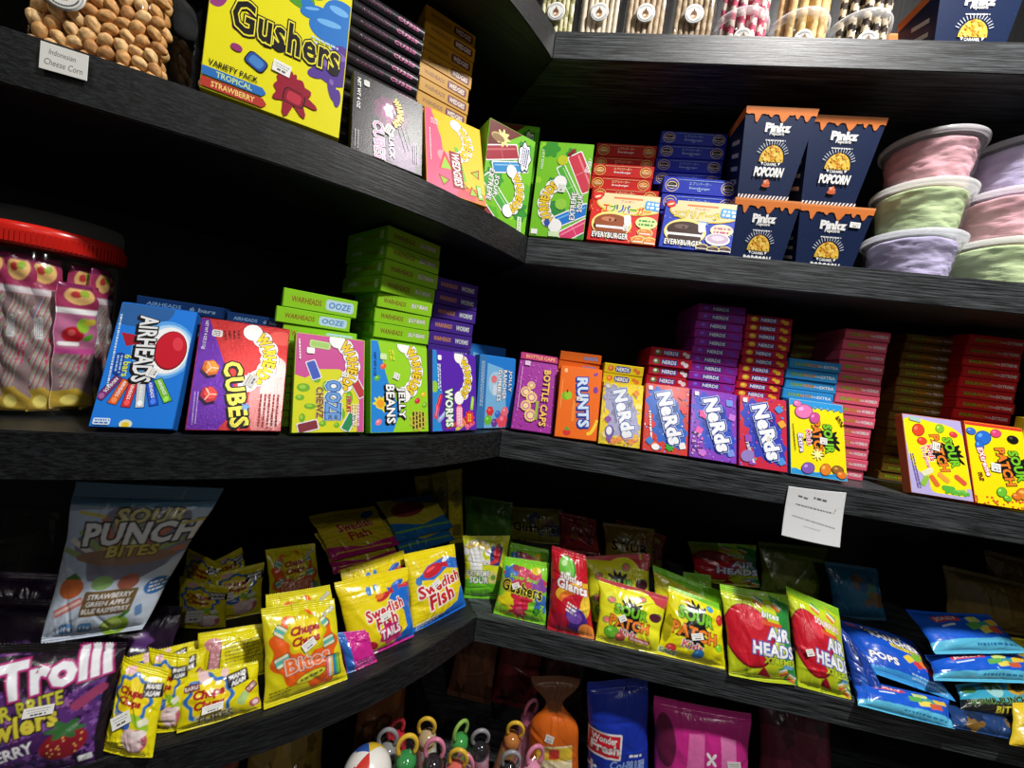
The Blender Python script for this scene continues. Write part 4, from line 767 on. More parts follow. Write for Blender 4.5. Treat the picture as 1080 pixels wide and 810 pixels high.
def bag_spk():
    a = Art(98, (230, 222, 20)); a.poly([(0, 98), (100, 98), (100, 88), (0, 96)], (130, 206, 40)); sour_patch(a, 48, 54, 64, -4, 'Kids', 24)
    gumdrop(a, 92, 72, 9, (205, 50, 50), 60); gumdrop(a, 74, 84, 6, (60, 150, 200)); gumdrop(a, 88, 30, 7, (130, 200, 40), 40); gumdrop(a, 16, 14, 8, (226, 60, 60)); gumdrop(a, 56, 14, 9, (50, 130, 200), 40); gumdrop(a, 34, 84, 5, (230, 130, 40)); a.text('SALE', 14, 8, 7, (60, 150, 50), w=26, rot=-4, bold=.05, out=W_, ow=.08); a.ell(6, 40, 6, 20, (170, 160, 20)); return a
def bag_spk2():
    a = Art(92, (226, 220, 24)); a.poly([(0, 92), (100, 92), (100, 70), (50, 78), (0, 84)], (130, 214, 40)); a.text('SOUR', 50, 50, 16, (120, 200, 40), w=50, bold=.06, out=K_, ow=.08); return a
def bag_ah(v):
    a = Art(128, (196, 212, 36)); a.poly([(0, 128), (100, 128), (100, 112), (0, 120)], (150, 208, 40)); a.poly([(70, 124), (100, 112), (100, 0), (80, 6), (84, 60)], (40, 140, 60) if v == 1 else (190, 205, 40)); a.ell(32, 62, 36, 44, (120, 14, 30), 10); a.ell(32, 63, 34, 42, (200, 28, 46), 10); a.ell(44, 84, 10, 12, (222, 60, 76), 10); a.poly([(48, 24), (62, 6), (40, 10)], (170, 20, 40))
    for x, y, r in ((52, 112, -30), (78, 108, -40), (78, 18, 20), (92, 10, -30)):
        for k, c in enumerate([(220, 80, 60), (236, 180, 60), (235, 235, 225), (60, 150, 90)]): q = rot2([(0, (k-1.5)*3)], math.radians(r))[0]; a.rect(x+q[0], y+q[1], 13, 3, c, r)
    a.text('bites' if v == 1 else 'SOURFULS', 66, 94, 9, W_, w=26 if v == 1 else 44, rot=-8, bold=.05, out=(40, 140, 60) if v == 1 else (190, 50, 40), ow=.08); a.rect(66, 82, 32, 6, (226, 90, 50), -8, 3)
    a.text('AIR', 76, 68, 18, W_, w=38, rot=-4, bold=.07, out=(40, 90, 180), ow=.09); a.text('HEADS', 66, 46, 18, W_, w=66, rot=-4, bold=.07, out=(40, 90, 180), ow=.09); a.text('XTREMES', 74, 31, 9, (205, 220, 50), w=50, rot=-4, bold=.06, out=(30, 100, 40), ow=.09); a.rect(86, 24, 16, 5, (110, 170, 210), -6, 2); return a
def bag_jr():
    a = Art(72, (24, 84, 200)); a.poly([(0, 10), (0, 0), (100, 0), (100, 12), (60, 10)], (60, 150, 215)); a.text('JOLLY', 50, 62, 11, W_, w=48, rot=-8, bold=.06, out=K_, ow=.09); a.text('RANCHER', 58, 52, 10, W_, w=60, rot=-8, bold=.06, out=K_, ow=.09); a.rect(66, 42, 40, 6, (225, 210, 50), -8, 1); a.text('HARD CANDY', 66, 42, 4, (30, 40, 110), w=34, rot=-8, bold=.03); a.text('POPS', 26, 22, 9, W_, w=32, rot=-6, bold=.06, out=(30, 40, 120), ow=.08)
    for x, y, c in ((60, 30, (226, 200, 60)), (70, 26, (205, 60, 60)), (80, 30, (230, 130, 60)), (74, 36, (120, 180, 60)), (84, 22, (205, 60, 60))): a.rect(x, y, 15, 8, c, 30, 2)
    a.lines(74, 8, 40, 2, 4, 1.6, (170, 210, 240), -6, 5); a.ell(16, 66, 9, 5, (170, 90, 140)); return a
def bag_blue():
    a = Art(46, (26, 90, 205)); a.poly([(0, 0), (100, 0), (100, 14), (0, 10)], (90, 185, 220)); a.rect(34, 34, 34, 7, (205, 60, 80), 6, 1); a.text('JOLLY', 34, 34, 5.4, W_, w=30, rot=6, bold=.04); a.rect(30, 26, 18, 2, (220, 235, 250), 10)
    for x, y, c in ((66, 34, (205, 220, 120)), (76, 28, (60, 160, 150)), (70, 22, (226, 210, 90)), (82, 22, (205, 90, 60)), (88, 32, (230, 190, 60)), (60, 26, (90, 170, 80))): a.rect(x, y, 15, 8, c, 12, 2)
    a.lines(70, 7, 46, 1, 3, 2.4, (30, 110, 160), 0, 4); return a
def bag_pine():
    a = Art(62, (60, 160, 190)); a.poly([(0, 0), (100, 0), (100, 30), (60, 22), (0, 26)], (30, 32, 30)); a.ell(46, 44, 12, 15, (150, 200, 200)); a.star(46, 56, 11, 7, .5, (70, 130, 60), 90); a.ell(80, 46, 16, 12, (190, 150, 50), 20); a.ell(80, 46, 11, 8, (60, 50, 30), 20); a.text('SOUR PUNCH', 50, 24, 10, (25, 25, 25), w=80, rot=6, bold=.06, out=(120, 170, 90), ow=.06); a.text('BITES', 60, 12, 9, (210, 200, 60), w=34, rot=6, bold=.06, out=K_, ow=.08); a.ell(12, 46, 10, 8, (60, 110, 60)); return a
def bag_sourpunch():
    a = Art(150, (182, 200, 224)); a.rect(50, 140, 100, 24, (110, 160, 196)); a.star(58, 92, 44, 6, .1, (130, 130, 150), 0, .85); rg = random.Random(6)
    for k in range(14): t = PI*(.12+.76*k/13); a.rect(50+34*math.cos(t), 66+40*math.sin(t), 34, 5, rg.choice([(200, 120, 90), (226, 225, 215), (205, 170, 90), (150, 170, 110)]), math.degrees(t))
    a.poly([(0, 0), (100, 0), (100, 76), (74, 58), (30, 58), (0, 78)], (205, 218, 236)); a.ell(54, 80, 40, 8, (150, 120, 100))
    a.text('SOUR', 60, 120, 15, (205, 196, 130), w=50, rot=2, bold=.06, out=(50, 45, 50), ow=.09); a.text('PUNCH', 58, 103, 22, (236, 238, 240), w=84, rot=3, bold=.07, out=(50, 45, 50), ow=.09); a.text('BITES', 58, 86, 11, (205, 190, 90), w=40, rot=2, bold=.06, out=(90, 60, 40), ow=.08); a.rect(18, 120, 20, 3, (205, 190, 90), -10); a.rect(92, 114, 16, 3, (205, 190, 90), 14)
    a.ell(18, 52, 11, 10, (205, 110, 60)); a.poly([(10, 60), (18, 66), (26, 60)], (70, 120, 60)); a.rect(20, 34, 26, 8, (215, 130, 120), 30, 2); a.rect(20, 34, 24, 3, (240, 205, 200), 30); a.ell(44, 56, 9, 7, (140, 180, 110)); a.ell(66, 55, 9, 8, (170, 100, 80)); a.rect(55, 36, 46, 25, (120, 96, 60), 0, 2); a.text('STRAWBERRY', 55, 43, 5, W_, w=38, bold=.03); a.text('GREEN APPLE', 55, 36, 5, W_, w=38, bold=.03); a.text('BLUE RASPBERRY', 55, 29, 5, W_, w=42, bold=.03)
    a.ell(92, 48, 10, 9, (60, 120, 190)); a.lines(92, 48, 12, 3, 4, 2, W_, 10, 3); a.ell(68, 10, 14, 11, (150, 190, 70)); a.ell(66, 12, 9, 6, (190, 215, 110)); a.ell(74, 22, 6, 2, (70, 130, 50), 40); a.rect(86, 24, 6, 12, (110, 150, 200), 20, 2); a.rect(22, 12, 13, 11, (90, 140, 190), 0, 3); a.rect(40, 12, 13, 11, (90, 140, 190), 0, 3); a.text('10g', 22, 12, 5, W_, w=9); a.text('11g', 40, 12, 5, W_, w=9)
    return a
def bag_trolli():
    a = Art(88, (84, 44, 112)); rg = random.Random(9)
    for k in range(420): a.star(rg.uniform(0, 100), rg.uniform(4, 84), rg.uniform(.5, 3.2), 5, .35, rg.choice([(112, 64, 142), (52, 26, 78), (130, 82, 160), (46, 52, 108), (150, 92, 156), (34, 18, 50)]), rg.uniform(0, 70))
    a.rect(50, 86, 100, 8, K_); a.rect(98, 44, 6, 88, (26, 16, 30)); a.rect(88, 52, 22, 7, (150, 60, 100), 40, 3)
    a.poly([(0, 12), (70, 34), (74, 24), (0, 0)], (64, 30, 84)); a.poly([(20, 80), (88, 84), (84, 64), (20, 58)], (30, 18, 30))
    a.text('Trolli', 64, 71, 24, (236, 238, 244), w=62, rot=15, bold=.08, out=(176, 40, 120), ow=.07, out2=K_, ow2=.11); a.text('SOUR BRITE', 46, 47, 10, (196, 190, 60), w=56, rot=15, bold=.05, out=K_, ow=.07); a.text('Crawlers', 42, 35, 14, (205, 190, 60), w=62, rot=15, bold=.06, out=K_, ow=.08); a.text('VERY BERRY', 36, 17, 8, (232, 230, 235), w=52, rot=15, bold=.05)
    a.ell(78, 22, 14, 10, (130, 26, 40), 20); a.star(78, 32, 9, 6, .3, (50, 100, 50), 0, .6)
    for k in range(16): a.ell(78+rg.uniform(-10, 10), 21+rg.uniform(-7, 7), .7, .9, (220, 160, 90), n=6)
    a.rect(90, 9, 8, 5, (230, 230, 235), 6, 1); a.ell(20, 8, 14, 5, (120, 80, 160)); return a
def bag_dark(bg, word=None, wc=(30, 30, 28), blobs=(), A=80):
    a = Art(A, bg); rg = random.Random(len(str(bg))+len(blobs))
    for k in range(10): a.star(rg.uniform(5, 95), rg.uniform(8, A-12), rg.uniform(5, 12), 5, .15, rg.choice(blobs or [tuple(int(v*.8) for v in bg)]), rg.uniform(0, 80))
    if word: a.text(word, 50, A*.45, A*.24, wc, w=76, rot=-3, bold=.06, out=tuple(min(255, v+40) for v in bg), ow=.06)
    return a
def bag_orange():
    a = Art(190, (206, 98, 26)); L0 = len(a.L); a.rect(52, 40, 70, 74, (240, 225, 180), 0, 3); a.rect(52, 66, 70, 18, (226, 190, 60)); a.rect(52, 66, 20, 14, (205, 60, 50), 0, 3); a.text('Orange', 52, 40, 14, (205, 110, 40), w=50, bold=.03, shear=.2); a.lines(52, 24, 50, 2, 8, 3, (160, 120, 60), 0, 4); a.ell(26, 66, 8, 8, (236, 200, 60)); a.L = [(t+np.array([0, 26]), c) for t, c in a.L]; a.poly([(0, 150), (100, 150), (100, 190), (0, 190)], (110, 70, 44)); a.star(50, 150, 40, 9, .1, (130, 76, 40), 0, .2); return a
def bag_bluef():
    a = Art(175, (26, 52, 170)); a.rect(34, 76, 56, 34, W_, -6, 2); a.rect(34, 76, 50, 29, (215, 30, 50), -6, 1); a.text('Wonder', 34, 84, 9, W_, w=42, rot=-6, bold=.05); a.text('Fresh', 35, 72, 13, W_, w=46, rot=-6, bold=.06); a.text('Cola-', 60, 50, 11, (150, 190, 240), w=34, rot=-4, bold=.03, shear=.2); a.text('BLUE', 84, 49, 12, (60, 130, 220), w=28, rot=-4, bold=.06, out=W_, ow=.05); a.rect(50, 30, 100, 26, (40, 90, 210), -4); a.star(14, 44, 5, 4, .6, W_); a.lines(66, 34, 50, 3, 4, 2, (150, 190, 240), -4, 5); a.lines(84, 62, 20, 1, 3, 3, W_, -4, 6); a.L = [(t+np.array([-8, 22]), c) for t, c in a.L]; return a
def bag_magf():
    a = Art(122, (206, 44, 140)); a.poly([(34, 60), (50, 62), (46, 0), (26, 0)], (226, 110, 175)); a.poly([(66, 62), (82, 60), (86, 0), (68, 0)], (228, 125, 185))
    for x, y in ((56, 44), (62, 30), (48, 26), (70, 20), (58, 14)): a.star(x, y, 4, 4, .7, W_, 45)
    a.ell(10, 50, 10, 20, (110, 30, 70)); a.poly([(0, 20), (12, 30), (14, 4), (0, 0)], (60, 120, 60)); a.L = [(t*np.array([1, 1.25])+np.array([0, 22]), c) for t, c in a.L]; return a
def strip_twist(v=0):
    a = Art(330, (140, 118, 120)); cols = [(176, 96, 108), (104, 150, 140), (186, 166, 100), (112, 126, 165), (196, 186, 176), (150, 70, 96)]
    for k in range(40): a.rect(50, 60+k*5.0, 170, 3.6, cols[(k*5+v) % 6], 66 if v % 2 else 60)
    a.rect(50, 290, 100, 84, (160, 52, 92)); a.rect(50, 256, 100, 14, (210, 200, 206)); a.ell(50, 300, 34, 24, (236, 190, 120)); a.ell(40, 302, 12, 9, (196, 60, 60)); a.ell(60, 306, 12, 9, (150, 180, 60)); a.rect(50, 325, 100, 16, (120, 30, 80)); a.poly([(0, 0), (100, 0), (100, 26), (50, 54), (0, 46)], (190, 160, 60)); a.ell(40, 22, 20, 14, (240, 225, 120)); a.rect(34, 180, 24, 46, (225, 225, 228), 0, 2); a.lines(34, 180, 40, 4, 5, 3, (60, 60, 60), 90, 4); a.lines(66, 130, 56, 2, 14, 6, (190, 60, 110), 80, 5); return a
def strip_fruit():
    a = Art(330, (140, 118, 120)); b = strip_twist(1); a.L = list(b.L); a.rect(50, 205, 100, 120, (190, 110, 150)); a.rect(50, 258, 100, 14, W_); a.rect(50, 152, 100, 14, (200, 80, 150)); a.ell(38, 196, 24, 22, (176, 30, 40)); a.ell(34, 202, 8, 8, (220, 90, 90)); a.ell(62, 222, 15, 20, (150, 195, 60)); a.ell(74, 190, 14, 8, (90, 150, 50), 30); a.ell(78, 232, 17, 9, (205, 190, 60), 10); a.rect(30, 172, 50, 10, W_, 0, 3); return a
# ------------------------------------------------------------------ ceiling lamps (give the light), floor, ceiling, walls
def ceiling_lamp(x, y, watts, size, label):
    t = empty('ceiling_light', (x, y, CEIL)); tag(t, label, 'lamp', 'round ceiling lamps over the aisle')
    b = MB(); r = size/2
    b.lathe([(r+.03, 0), (r+.03, -.012), (r+.012, -.02), (r, -.02), (r, -.006)], (235, 235, 232), 48, cap1=False); b.build('housing', PLASTIC, t)
    em, nt, N, L, p = new_mat('lamp_diffuser'); p.inputs['Emission Color'].default_value = (1, .97, .93, 1); p.inputs['Emission Strength'].default_value = 12
    d = MB(); d.lathe([(r*.98, -.010), (r*.98, -.013)], (255, 255, 255), 48); d.build('diffuser', em, t)
    ld = bpy.data.lights.new('lamp_light', 'AREA'); ld.shape = 'DISK'; ld.size = size; ld.energy = watts; ld.color = (1, .97, .93)
    lo = bpy.data.objects.new('lamp_light', ld); C.objects.link(lo); lo.parent = t; lo.location = (0, 0, -.022)
for L_, w_ in zip(LAMPS, ('directly in front of the corner shelves', 'in the second row at the right of the aisle', 'furthest from the shelves over the aisle', 'added as fill at the left of the aisle')): ceiling_lamp(*L_, 'small round ceiling lamp '+w_)

YB = 0.42                                   # back panel of the straight run
def wall(name, x0, x1, y0, y1, z0, z1, mat, kind='structure'):
    b = MB(); b.box(x0, x1, y0, y1, z0, z1, (200, 200, 200)); return tag(b.build(name, mat), kind=kind)
wmat = plain('painted_wall', (110, 108, 105), .8); fmat = plain('grey_floor', (70, 68, 66), .5, bump=(40, .1)); cmat = plain('white_ceiling', (205, 205, 202), .85)
wall('floor', -2.6, 2.6, -3.6, 1.2, FLOOR-.05, FLOOR, fmat)
wall('ceiling', -2.6, 2.6, -3.6, 1.2, CEIL, CEIL+.05, cmat)
wall('wall_back', -2.6, 2.6, 1.2, 1.25, FLOOR, CEIL, wmat)
wall('wall_front', -2.6, 2.6, -3.65, -3.6, FLOOR, CEIL, wmat)
wall('wall_left', -2.65, -2.6, -3.6, 1.2, FLOOR, CEIL, wmat); wall('wall_right', 2.6, 2.65, -3.6, 1.2, FLOOR, CEIL, wmat)

# ------------------------------------------------------------------ the two shelf units
XW = .70                                    # left back panel: y = x + XW
XR = 1.45
BCX = YB-XW                                 # back corner
LEVELS = [(Z3, 'uppermost'), (Z2, 'upper'), (Z1, 'middle'), (Z0, 'lower'), (ZB, 'bottom')]
def slab(pts, z, name, mat, parent):
    """a board of the given plan outline with eased edges"""
    bm = bmesh.new(); vs = [bm.verts.new((x, y, z)) for x, y in pts]; f = bm.faces.new(vs)
    bm.normal_update()
    if f.normal.z < 0: f.normal_flip()
    r = bmesh.ops.extrude_face_region(bm, geom=[f]); bot = [v for v in r['geom'] if isinstance(v, bmesh.types.BMVert)]
    for v in bot: v.co.z -= THICK
    bmesh.ops.recalc_face_normals(bm, faces=bm.faces[:])
    es = [e for e in bm.edges if abs(e.verts[0].co.z-e.verts[1].co.z) < 1e-6]
    bmesh.ops.bevel(bm, geom=es, offset=.0014, segments=2, affect='EDGES', clamp_overlap=True)
    me = bpy.data.meshes.new(name); bm.to_mesh(me); bm.free(); me.materials.append(mat)
    o = bpy.data.objects.new(name, me); C.objects.link(o); o.parent = parent; return o
ru = empty('straight_shelf_unit', (0, 0, 0)); tag(ru, 'black woodgrain shelving run on the right with straight front edges', 'shelves')
lu = empty('curved_shelf_unit', (0, 0, 0)); tag(lu, 'black woodgrain shelving run on the left with curved front edges', 'shelves')
for z, n in LEVELS:
    edge = [e for e in EDGE if e[0] > -1.0]; fr = 0
    if z == ZB:                              # the bottom boards stand further out
        fr = -.085; pe = []
        for i, e in enumerate(edge):
            a_, b_ = Vector(edge[max(0, i-1)]), Vector(edge[min(len(edge)-1, i+1)]); d_ = (b_-a_).normalized(); pe.append((e[0]-d_.y*.085, e[1]+d_.x*.085))
        edge = [(0, fr)] + [p for p in pe if p[0] < -.005 and p[1] < fr]
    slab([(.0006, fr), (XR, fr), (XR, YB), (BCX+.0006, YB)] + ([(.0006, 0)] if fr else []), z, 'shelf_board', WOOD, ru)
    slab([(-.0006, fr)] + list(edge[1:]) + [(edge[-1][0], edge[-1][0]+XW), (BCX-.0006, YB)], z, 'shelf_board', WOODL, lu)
b = MB(); b.box(BCX, XR, YB, YB+.02, FLOOR, CEIL-.02, (30, 30, 30)); b.build('back_panel', BACK, ru)
b = MB(); b.box(XR, XR+.03, 0, YB+.02, FLOOR, CEIL-.02, (30, 30, 30)); b.build('side_panel', BACK, ru)
xl = edge[-1][0]
b = MB(); n = Vector((-1, 1, 0)).normalized()*.02
p0, p1 = Vector((BCX, YB, 0)), Vector((xl-.1, xl-.1+XW, 0))
q = [p0, p1, p1+n, p0+n]
vs = [(v.x, v.y, FLOOR) for v in q] + [(v.x, v.y, CEIL-.02) for v in q]
b.add(vs, [(0, 1, 5, 4), (1, 2, 6, 5), (2, 3, 7, 6), (3, 0, 4, 7), (4, 5, 6, 7), (3, 2, 1, 0)], (30, 30, 30)); b.build('back_panel', BACK, lu)

# ------------------------------------------------------------------ cartons
def carton_body(mb, w, h, t, col, bg, bev=.0006):
    bm = bmesh.new(); bmesh.ops.create_cube(bm, size=1)
    for v in bm.verts: v.co = Vector((v.co.x*w, (v.co.y+.5)*t, (v.co.z+.5)*h))
    bmesh.ops.bevel(bm, geom=bm.edges[:], offset=bev, segments=1, affect='EDGES')
    bm.normal_update(); bm.verts.index_update()
    mb.add([v.co for v in bm.verts], [[v.index for v in f.verts] for f in bm.faces], [bg if f.normal.y < -.9 else col for f in bm.faces]); bm.free()
def sticker(parent, x, z, w, h, rot=0, y=-.0012, name='price_sticker', big=True):
    a = Art(100*h/w, (236, 236, 232)); a.lines(50, a.A*.74, 78, 1, 3, a.A*.07, (140, 140, 140), 0, 3); a.lines(50, a.A*.52, 70, 1, 3, a.A*.05, (160, 160, 160), 0, 8); a.lines(50, a.A*.26, 46, 1, 3, a.A*.14, (100, 100, 104), 0, 5)
    mb = MB(); mb.box(-w/2, w/2, -.0003, 0, -h/2, h/2, a.bg); a.onto(mb, (-w/2, -.0003, -h/2), (1, 0, 0), (0, 0, 1), w, h)
    o = mb.build(name, PAPER, parent); o.location = (x, y, z); o.rotation_euler = (0, math.radians(rot), 0); o['label'] = 'small white price sticker'
    return o
def front_box(key, art, mat, side, label, t=.0155, group=None, st=None, name='candy_box', cat='box', lip=None):
    x, y, z, yaw, lean, roll, w, h = BOX[key]; w *= .968
    mb = MB(); carton_body(mb, w, h, t, side, art.bg)
    m = .0009; art.onto(mb, (-w/2+m, 0, m), (1, 0, 0), (0, 0, 1), w-2*m, h-2*m)
    o = mb.build(name, mat); tag(o, label, cat, group)
    fl = MB(); fl.box(-w/2+.0015, w/2-.0015, .0012, t-.0012, h-.0001, h+.0006, tuple(int(v*.92) for v in side)); fl.box(-w/2+.004, w/2-.004, .0016, t*.55, h+.0006, h+.0010, side); fl.build('top_flap', mat, o)
    if st: sticker(o, (st[0]-.5)*w, st[1]*h, st[2]*w, st[3]*w, st[4])
    ra = math.radians
    lift = abs(math.sin(ra(roll)))*w/2 + t*max(0, math.sin(ra(lean)))
    o.matrix_world = Matrix.Translation((x, y, z+lift+.0004)) @ Matrix.Rotation(yaw, 4, 'Z') @ Matrix.Rotation(-ra(lean), 4, 'X') @ Matrix.Rotation(-ra(roll), 4, 'Y')
    return o
def lying_proto(w, t, L, col, end, mat, sideart=None, name='candy_box', cat='box', bev=.0007):
    """a carton lying flat: end panel (w x t) faces -y, length runs into +y, front face up"""
    mb = MB(); bm = bmesh.new(); bmesh.ops.create_cube(bm, size=1)
    for v in bm.verts: v.co = Vector((v.co.x*w, (v.co.y+.5)*L, (v.co.z+.5)*t))
    bmesh.ops.bevel(bm, geom=bm.edges[:], offset=min(bev, .0015), segments=1 if bev < .001 else 3, affect='EDGES'); bm.verts.index_update()
    mb.add([v.co for v in bm.verts], [[v.index for v in f.verts] for f in bm.faces], col); bm.free()
    if sideart is not None: sideart.onto(mb, (-w/2, L-.001, .001), (0, -1, 0), (0, 0, 1), L-.002, t-.002)
    o = mb.build(name, mat); o['category'] = cat
    f = MB(); m = max(.0012, bev); 
    if bev < .001: f.box(-w/2+m, w/2-m, -.0005, .0004, m*.8, t-m*.8, end.bg); end.onto(f, (-w/2+m, -.0005, m*.8), (1, 0, 0), (0, 0, 1), w-2*m, t-1.6*m)
    else:                                    # a glossy end panel that bulges a little
        m = .0012; N_ = 14; vs = [(x_, -.0004, m+(t-2*m)*k/N_) for k in range(N_+1) for x_ in (-w/2+m, w/2-m)]
        f.add(vs, [(2*k, 2*k+1, 2*k+3, 2*k+2) for k in range(N_)], end.bg, True); end.onto(f, (-w/2+m, -.00043, m), (1, 0, 0), (0, 0, 1), w-2*m, t-2*m)
        f.v = [(a_, b_-.0019*(1-(2*(c_-m)/(t-2*m)-1)**2), c_) for a_, b_, c_ in f.v]; f.sm = [True]*len(f.f)
    f.build('end_flap', mat, o)
    return o
def pile(specs, z, L, col, end, mat, desc, where, group, jit=.0016, sideart=None, word='stack', name='candy_box', cat='box', bev=.0007):
    """flat cartons on one another; specs from the bottom up: (x, y, yaw, w, t, how many); labels count from the top"""
    total = sum(q[5] for q in specs); k = 0; zz = z+.0003
    for x, y, yaw, w, t, n in specs:
        proto = lying_proto(w*.985, t*.975, L, col, end, mat, sideart, name, cat, bev)
        for i in range(n):
            o = proto if i == 0 else dup(proto)
            o.matrix_world = Matrix.Translation((x, y, zz)) @ Matrix.Rotation(yaw+random.uniform(-.018, .018), 4, 'Z') @ Matrix.Translation((random.uniform(-jit, jit), random.uniform(0, jit*2.2), 0))
            tag(o, f'{desc} lying flat, {ORD[total-1-k]} in the {word} {where}', cat, group); k += 1; zz += t
def stack(key, L, col, end, mat, desc, where, group, **kw):
    x, y, z, yaw, w, t, n = STK[key]
    pile([(x, y, yaw, w, t, n)], z, L, col, end, mat, desc, where, group, **kw)
def S(key, t=None, n=None):
    q = STK[key]; return (q[0], q[1], q[3], q[4], t or q[5], n or q[6])

# upper shelf, left run
front_box('gushers', art_gushers(), CARD, (214, 204, 30), 'large yellow snack box with bulging black lettering and fruit splashes on the left shelf', .05, st=(.52, .31, .13, .1, 6), name='snack_box')
x, y, z, yaw, lean, roll, w, h = BOX['blackcube']; BOX['blackcube'] = (x, y, z, yaw, 13.2, roll, w, h*.985)
front_box('blackcube', art_blackcube(), FOIL, (32, 30, 34), 'black foil candy box with pink lettering leaning at the upper left shelf edge', st=(.5, .43, .16, .12, -70))
stack('black', .108, (30, 28, 32), end_two((34, 32, 36), 'WARHEADS', (110, 55, 90), 'CUBES', (205, 110, 160), ro=(60, 30, 50)), FOIL, 'black foil candy box', 'beside the yellow snack box', 'black foil boxes in a stack', bev=.0042)
front_box('wedgies', art_wedgies(), CARD, (214, 150, 40), 'yellow and pink candy box with watermelon slices leaning at the upper shelf edge')
stack('wedg', .14, (190, 138, 12), end_two((194, 142, 14), 'WARHEADS', (120, 70, 30), 'WEDGIES', (236, 225, 205), rb=(110, 40, 50)), CARD, 'mustard yellow candy box', 'behind the watermelon slice box', 'mustard boxes in a stack')
BOX['pops1'] = (-.0425, -.0265, Z2, .70, 2, 0, .096, .166)
front_box('pops1', art_pops1(), CARD, (120, 190, 50), 'green ice pop carton with a dark red corner, left of the shelf corner', .05)
front_box('pops2', art_pops2(), CARD, (110, 180, 50), 'green ice pop carton with big blue and red pops, right of the shelf corner', .05, st=(.5, .52, .12, .16, 4))
BOX['pops3'] = (-.064, .085, Z2+.078, .12, 0, 0, .096, .166)
o = front_box('pops3', art_pops1(), CARD, (112, 184, 40), 'green ice pop carton standing highest, set back behind the other two', .05)
BOX['popsbase'] = (-.062, .075, Z2, .12, 0, 0, .096, .077)
front_box('popsbase', art_plain((112, 184, 40), 80), CARD, (112, 184, 40), 'green ice pop carton lying on its side under the set back carton', .08)
# biscuits
front_box('ebred', art_eb('red'), CARD, (196, 32, 26), 'red biscuit box with a brown burger and coloured katakana at the front', .024, st=(.55, .3, .08, .1, 0), name='biscuit_box')
front_box('ebblue', art_eb('blue'), CARD, (34, 56, 180), 'blue biscuit box with a chocolate burger and coffee cup at the front', .024, name='biscuit_box')
pile([S('ebr_low', .0251, 5), S('ebr_mid', .0245, 2), S('ebr_top', .0262, 2)], Z2, .088, (182, 28, 24), end_eb('red'), CARD, 'red biscuit box', 'behind the coloured katakana', 'red biscuit boxes piled flat', word='pile', name='biscuit_box')
pile([S('ebb_low', .0302, 5), S('ebb_top', .0252, 4)], Z2, .088, (30, 48, 172), end_eb('blue'), CARD, 'blue biscuit box', 'behind the coffee cup picture', 'blue biscuit boxes piled flat', word='pile', name='biscuit_box')
# popcorn cartons: wider at the top than at the bottom
def popcorn(cx, y, z, wt, wb, h, dt, db, label, yaw=0, shear=0., st=False, cut=0.):
    mb = MB(); navy = (20, 36, 72)
    def P(s, u, v):   # s: -1 front, 1 back ; u in -1..1 ; v 0..1
        w = wb+(wt-wb)*v; d = db+(dt-db)*v
        return Vector((u*w/2+shear*v, (dt/2)+s*d/2, v*h))
    c = [P(s, u, v) for v in (0, 1) for s in (-1, 1) for u in (-1, 1)]
    mb.add(c, [(0, 1, 5, 4), (1, 3, 7, 5), (3, 2, 6, 7), (2, 0, 4, 6), (4, 5, 7, 6), (2, 3, 1, 0)], [navy]*4 + [(226, 128, 62), navy])
    art = art_pinkz()
    for k, (polys, col) in enumerate(art.clipped()):
        for p in polys:
            vs = []
            for px, py in p:
                v = (py/126-cut)/(1-cut)
                vs.append(P(-1, px/50-1, v) + Vector((0, -1.6e-5*(k+2), 0)))
            if min(q.z for q in vs) < -1e-6:
                if max(q.z for q in vs) <= 0: continue
                vs = [Vector((q.x, q.y, max(0, q.z))) for q in vs]
            mb.add(vs, [tuple(range(len(vs)))], col)
    for s in (-1, 1):   # orange drip and white stripes on the sides
        for v0, v1, col in ((.90, 1, (226, 128, 62)),):
            q = [Vector((s*((wb+(wt-wb)*v)/2+2e-4)+shear*v, dt/2+f*(db+(dt-db)*v)/2, v*h)) for v, f in ((v0, -1), (v0, 1), (v1, 1), (v1, -1))]
            mb.add(q, [(0, 1, 2, 3)], col)
        for i in range(4):
            q = [Vector((s*((wb+(wt-wb)*v)/2+3e-4)+shear*v, dt/2+f*(db+(dt-db)*v)/2, v*h)) for v, f in ((.2+i*.15, -.6), (.28+i*.15, .3), (.33+i*.15, .3), (.25+i*.15, -.6))]
            mb.add(q, [(0, 1, 2, 3)], (205, 200, 190))
    o = mb.build('popcorn_box', CARD); tag(o, label, 'box', 'navy popcorn cartons'); o.location = (cx, y, z); o.rotation_euler = (0, 0, yaw)
    lid = MB(); lid.box(-wt/2+.002+shear, wt/2-.002+shear, .002, dt-.002, h, h+.0014, (222, 124, 60)); lid.box(-wt/2+.004+shear, wt/2-.004+shear, .004, dt*.5, h+.0014, h+.002, (232, 140, 80)); lid.build('top_flap', CARD, o)
    if st: sticker(o, wt*.28, h*.74, .016, .009, 3, y=.0022)
    return o
Hp = .1085
popcorn(.396, .030, Z2+.0006, .106, .084, .1085, .075, .05, 'navy popcorn carton in the lower row beside the blue biscuit boxes', cut=.25)
popcorn(.5075, .034, Z2+.0006, .116, .086, .1085, .075, .05, 'navy popcorn carton in the lower row beside the lilac candy floss tub', cut=.25, st=True)
popcorn(.3905, .030, Z2+.1118, .114, .080, .150, .075, .05, 'navy popcorn carton in the upper row nearest the blue biscuit boxes', shear=.004)
popcorn(.4985, .036, Z2+.1118, .117, .082, .1450, .075, .05, 'navy popcorn carton in the upper row nearest the pink candy floss tub', shear=.004)
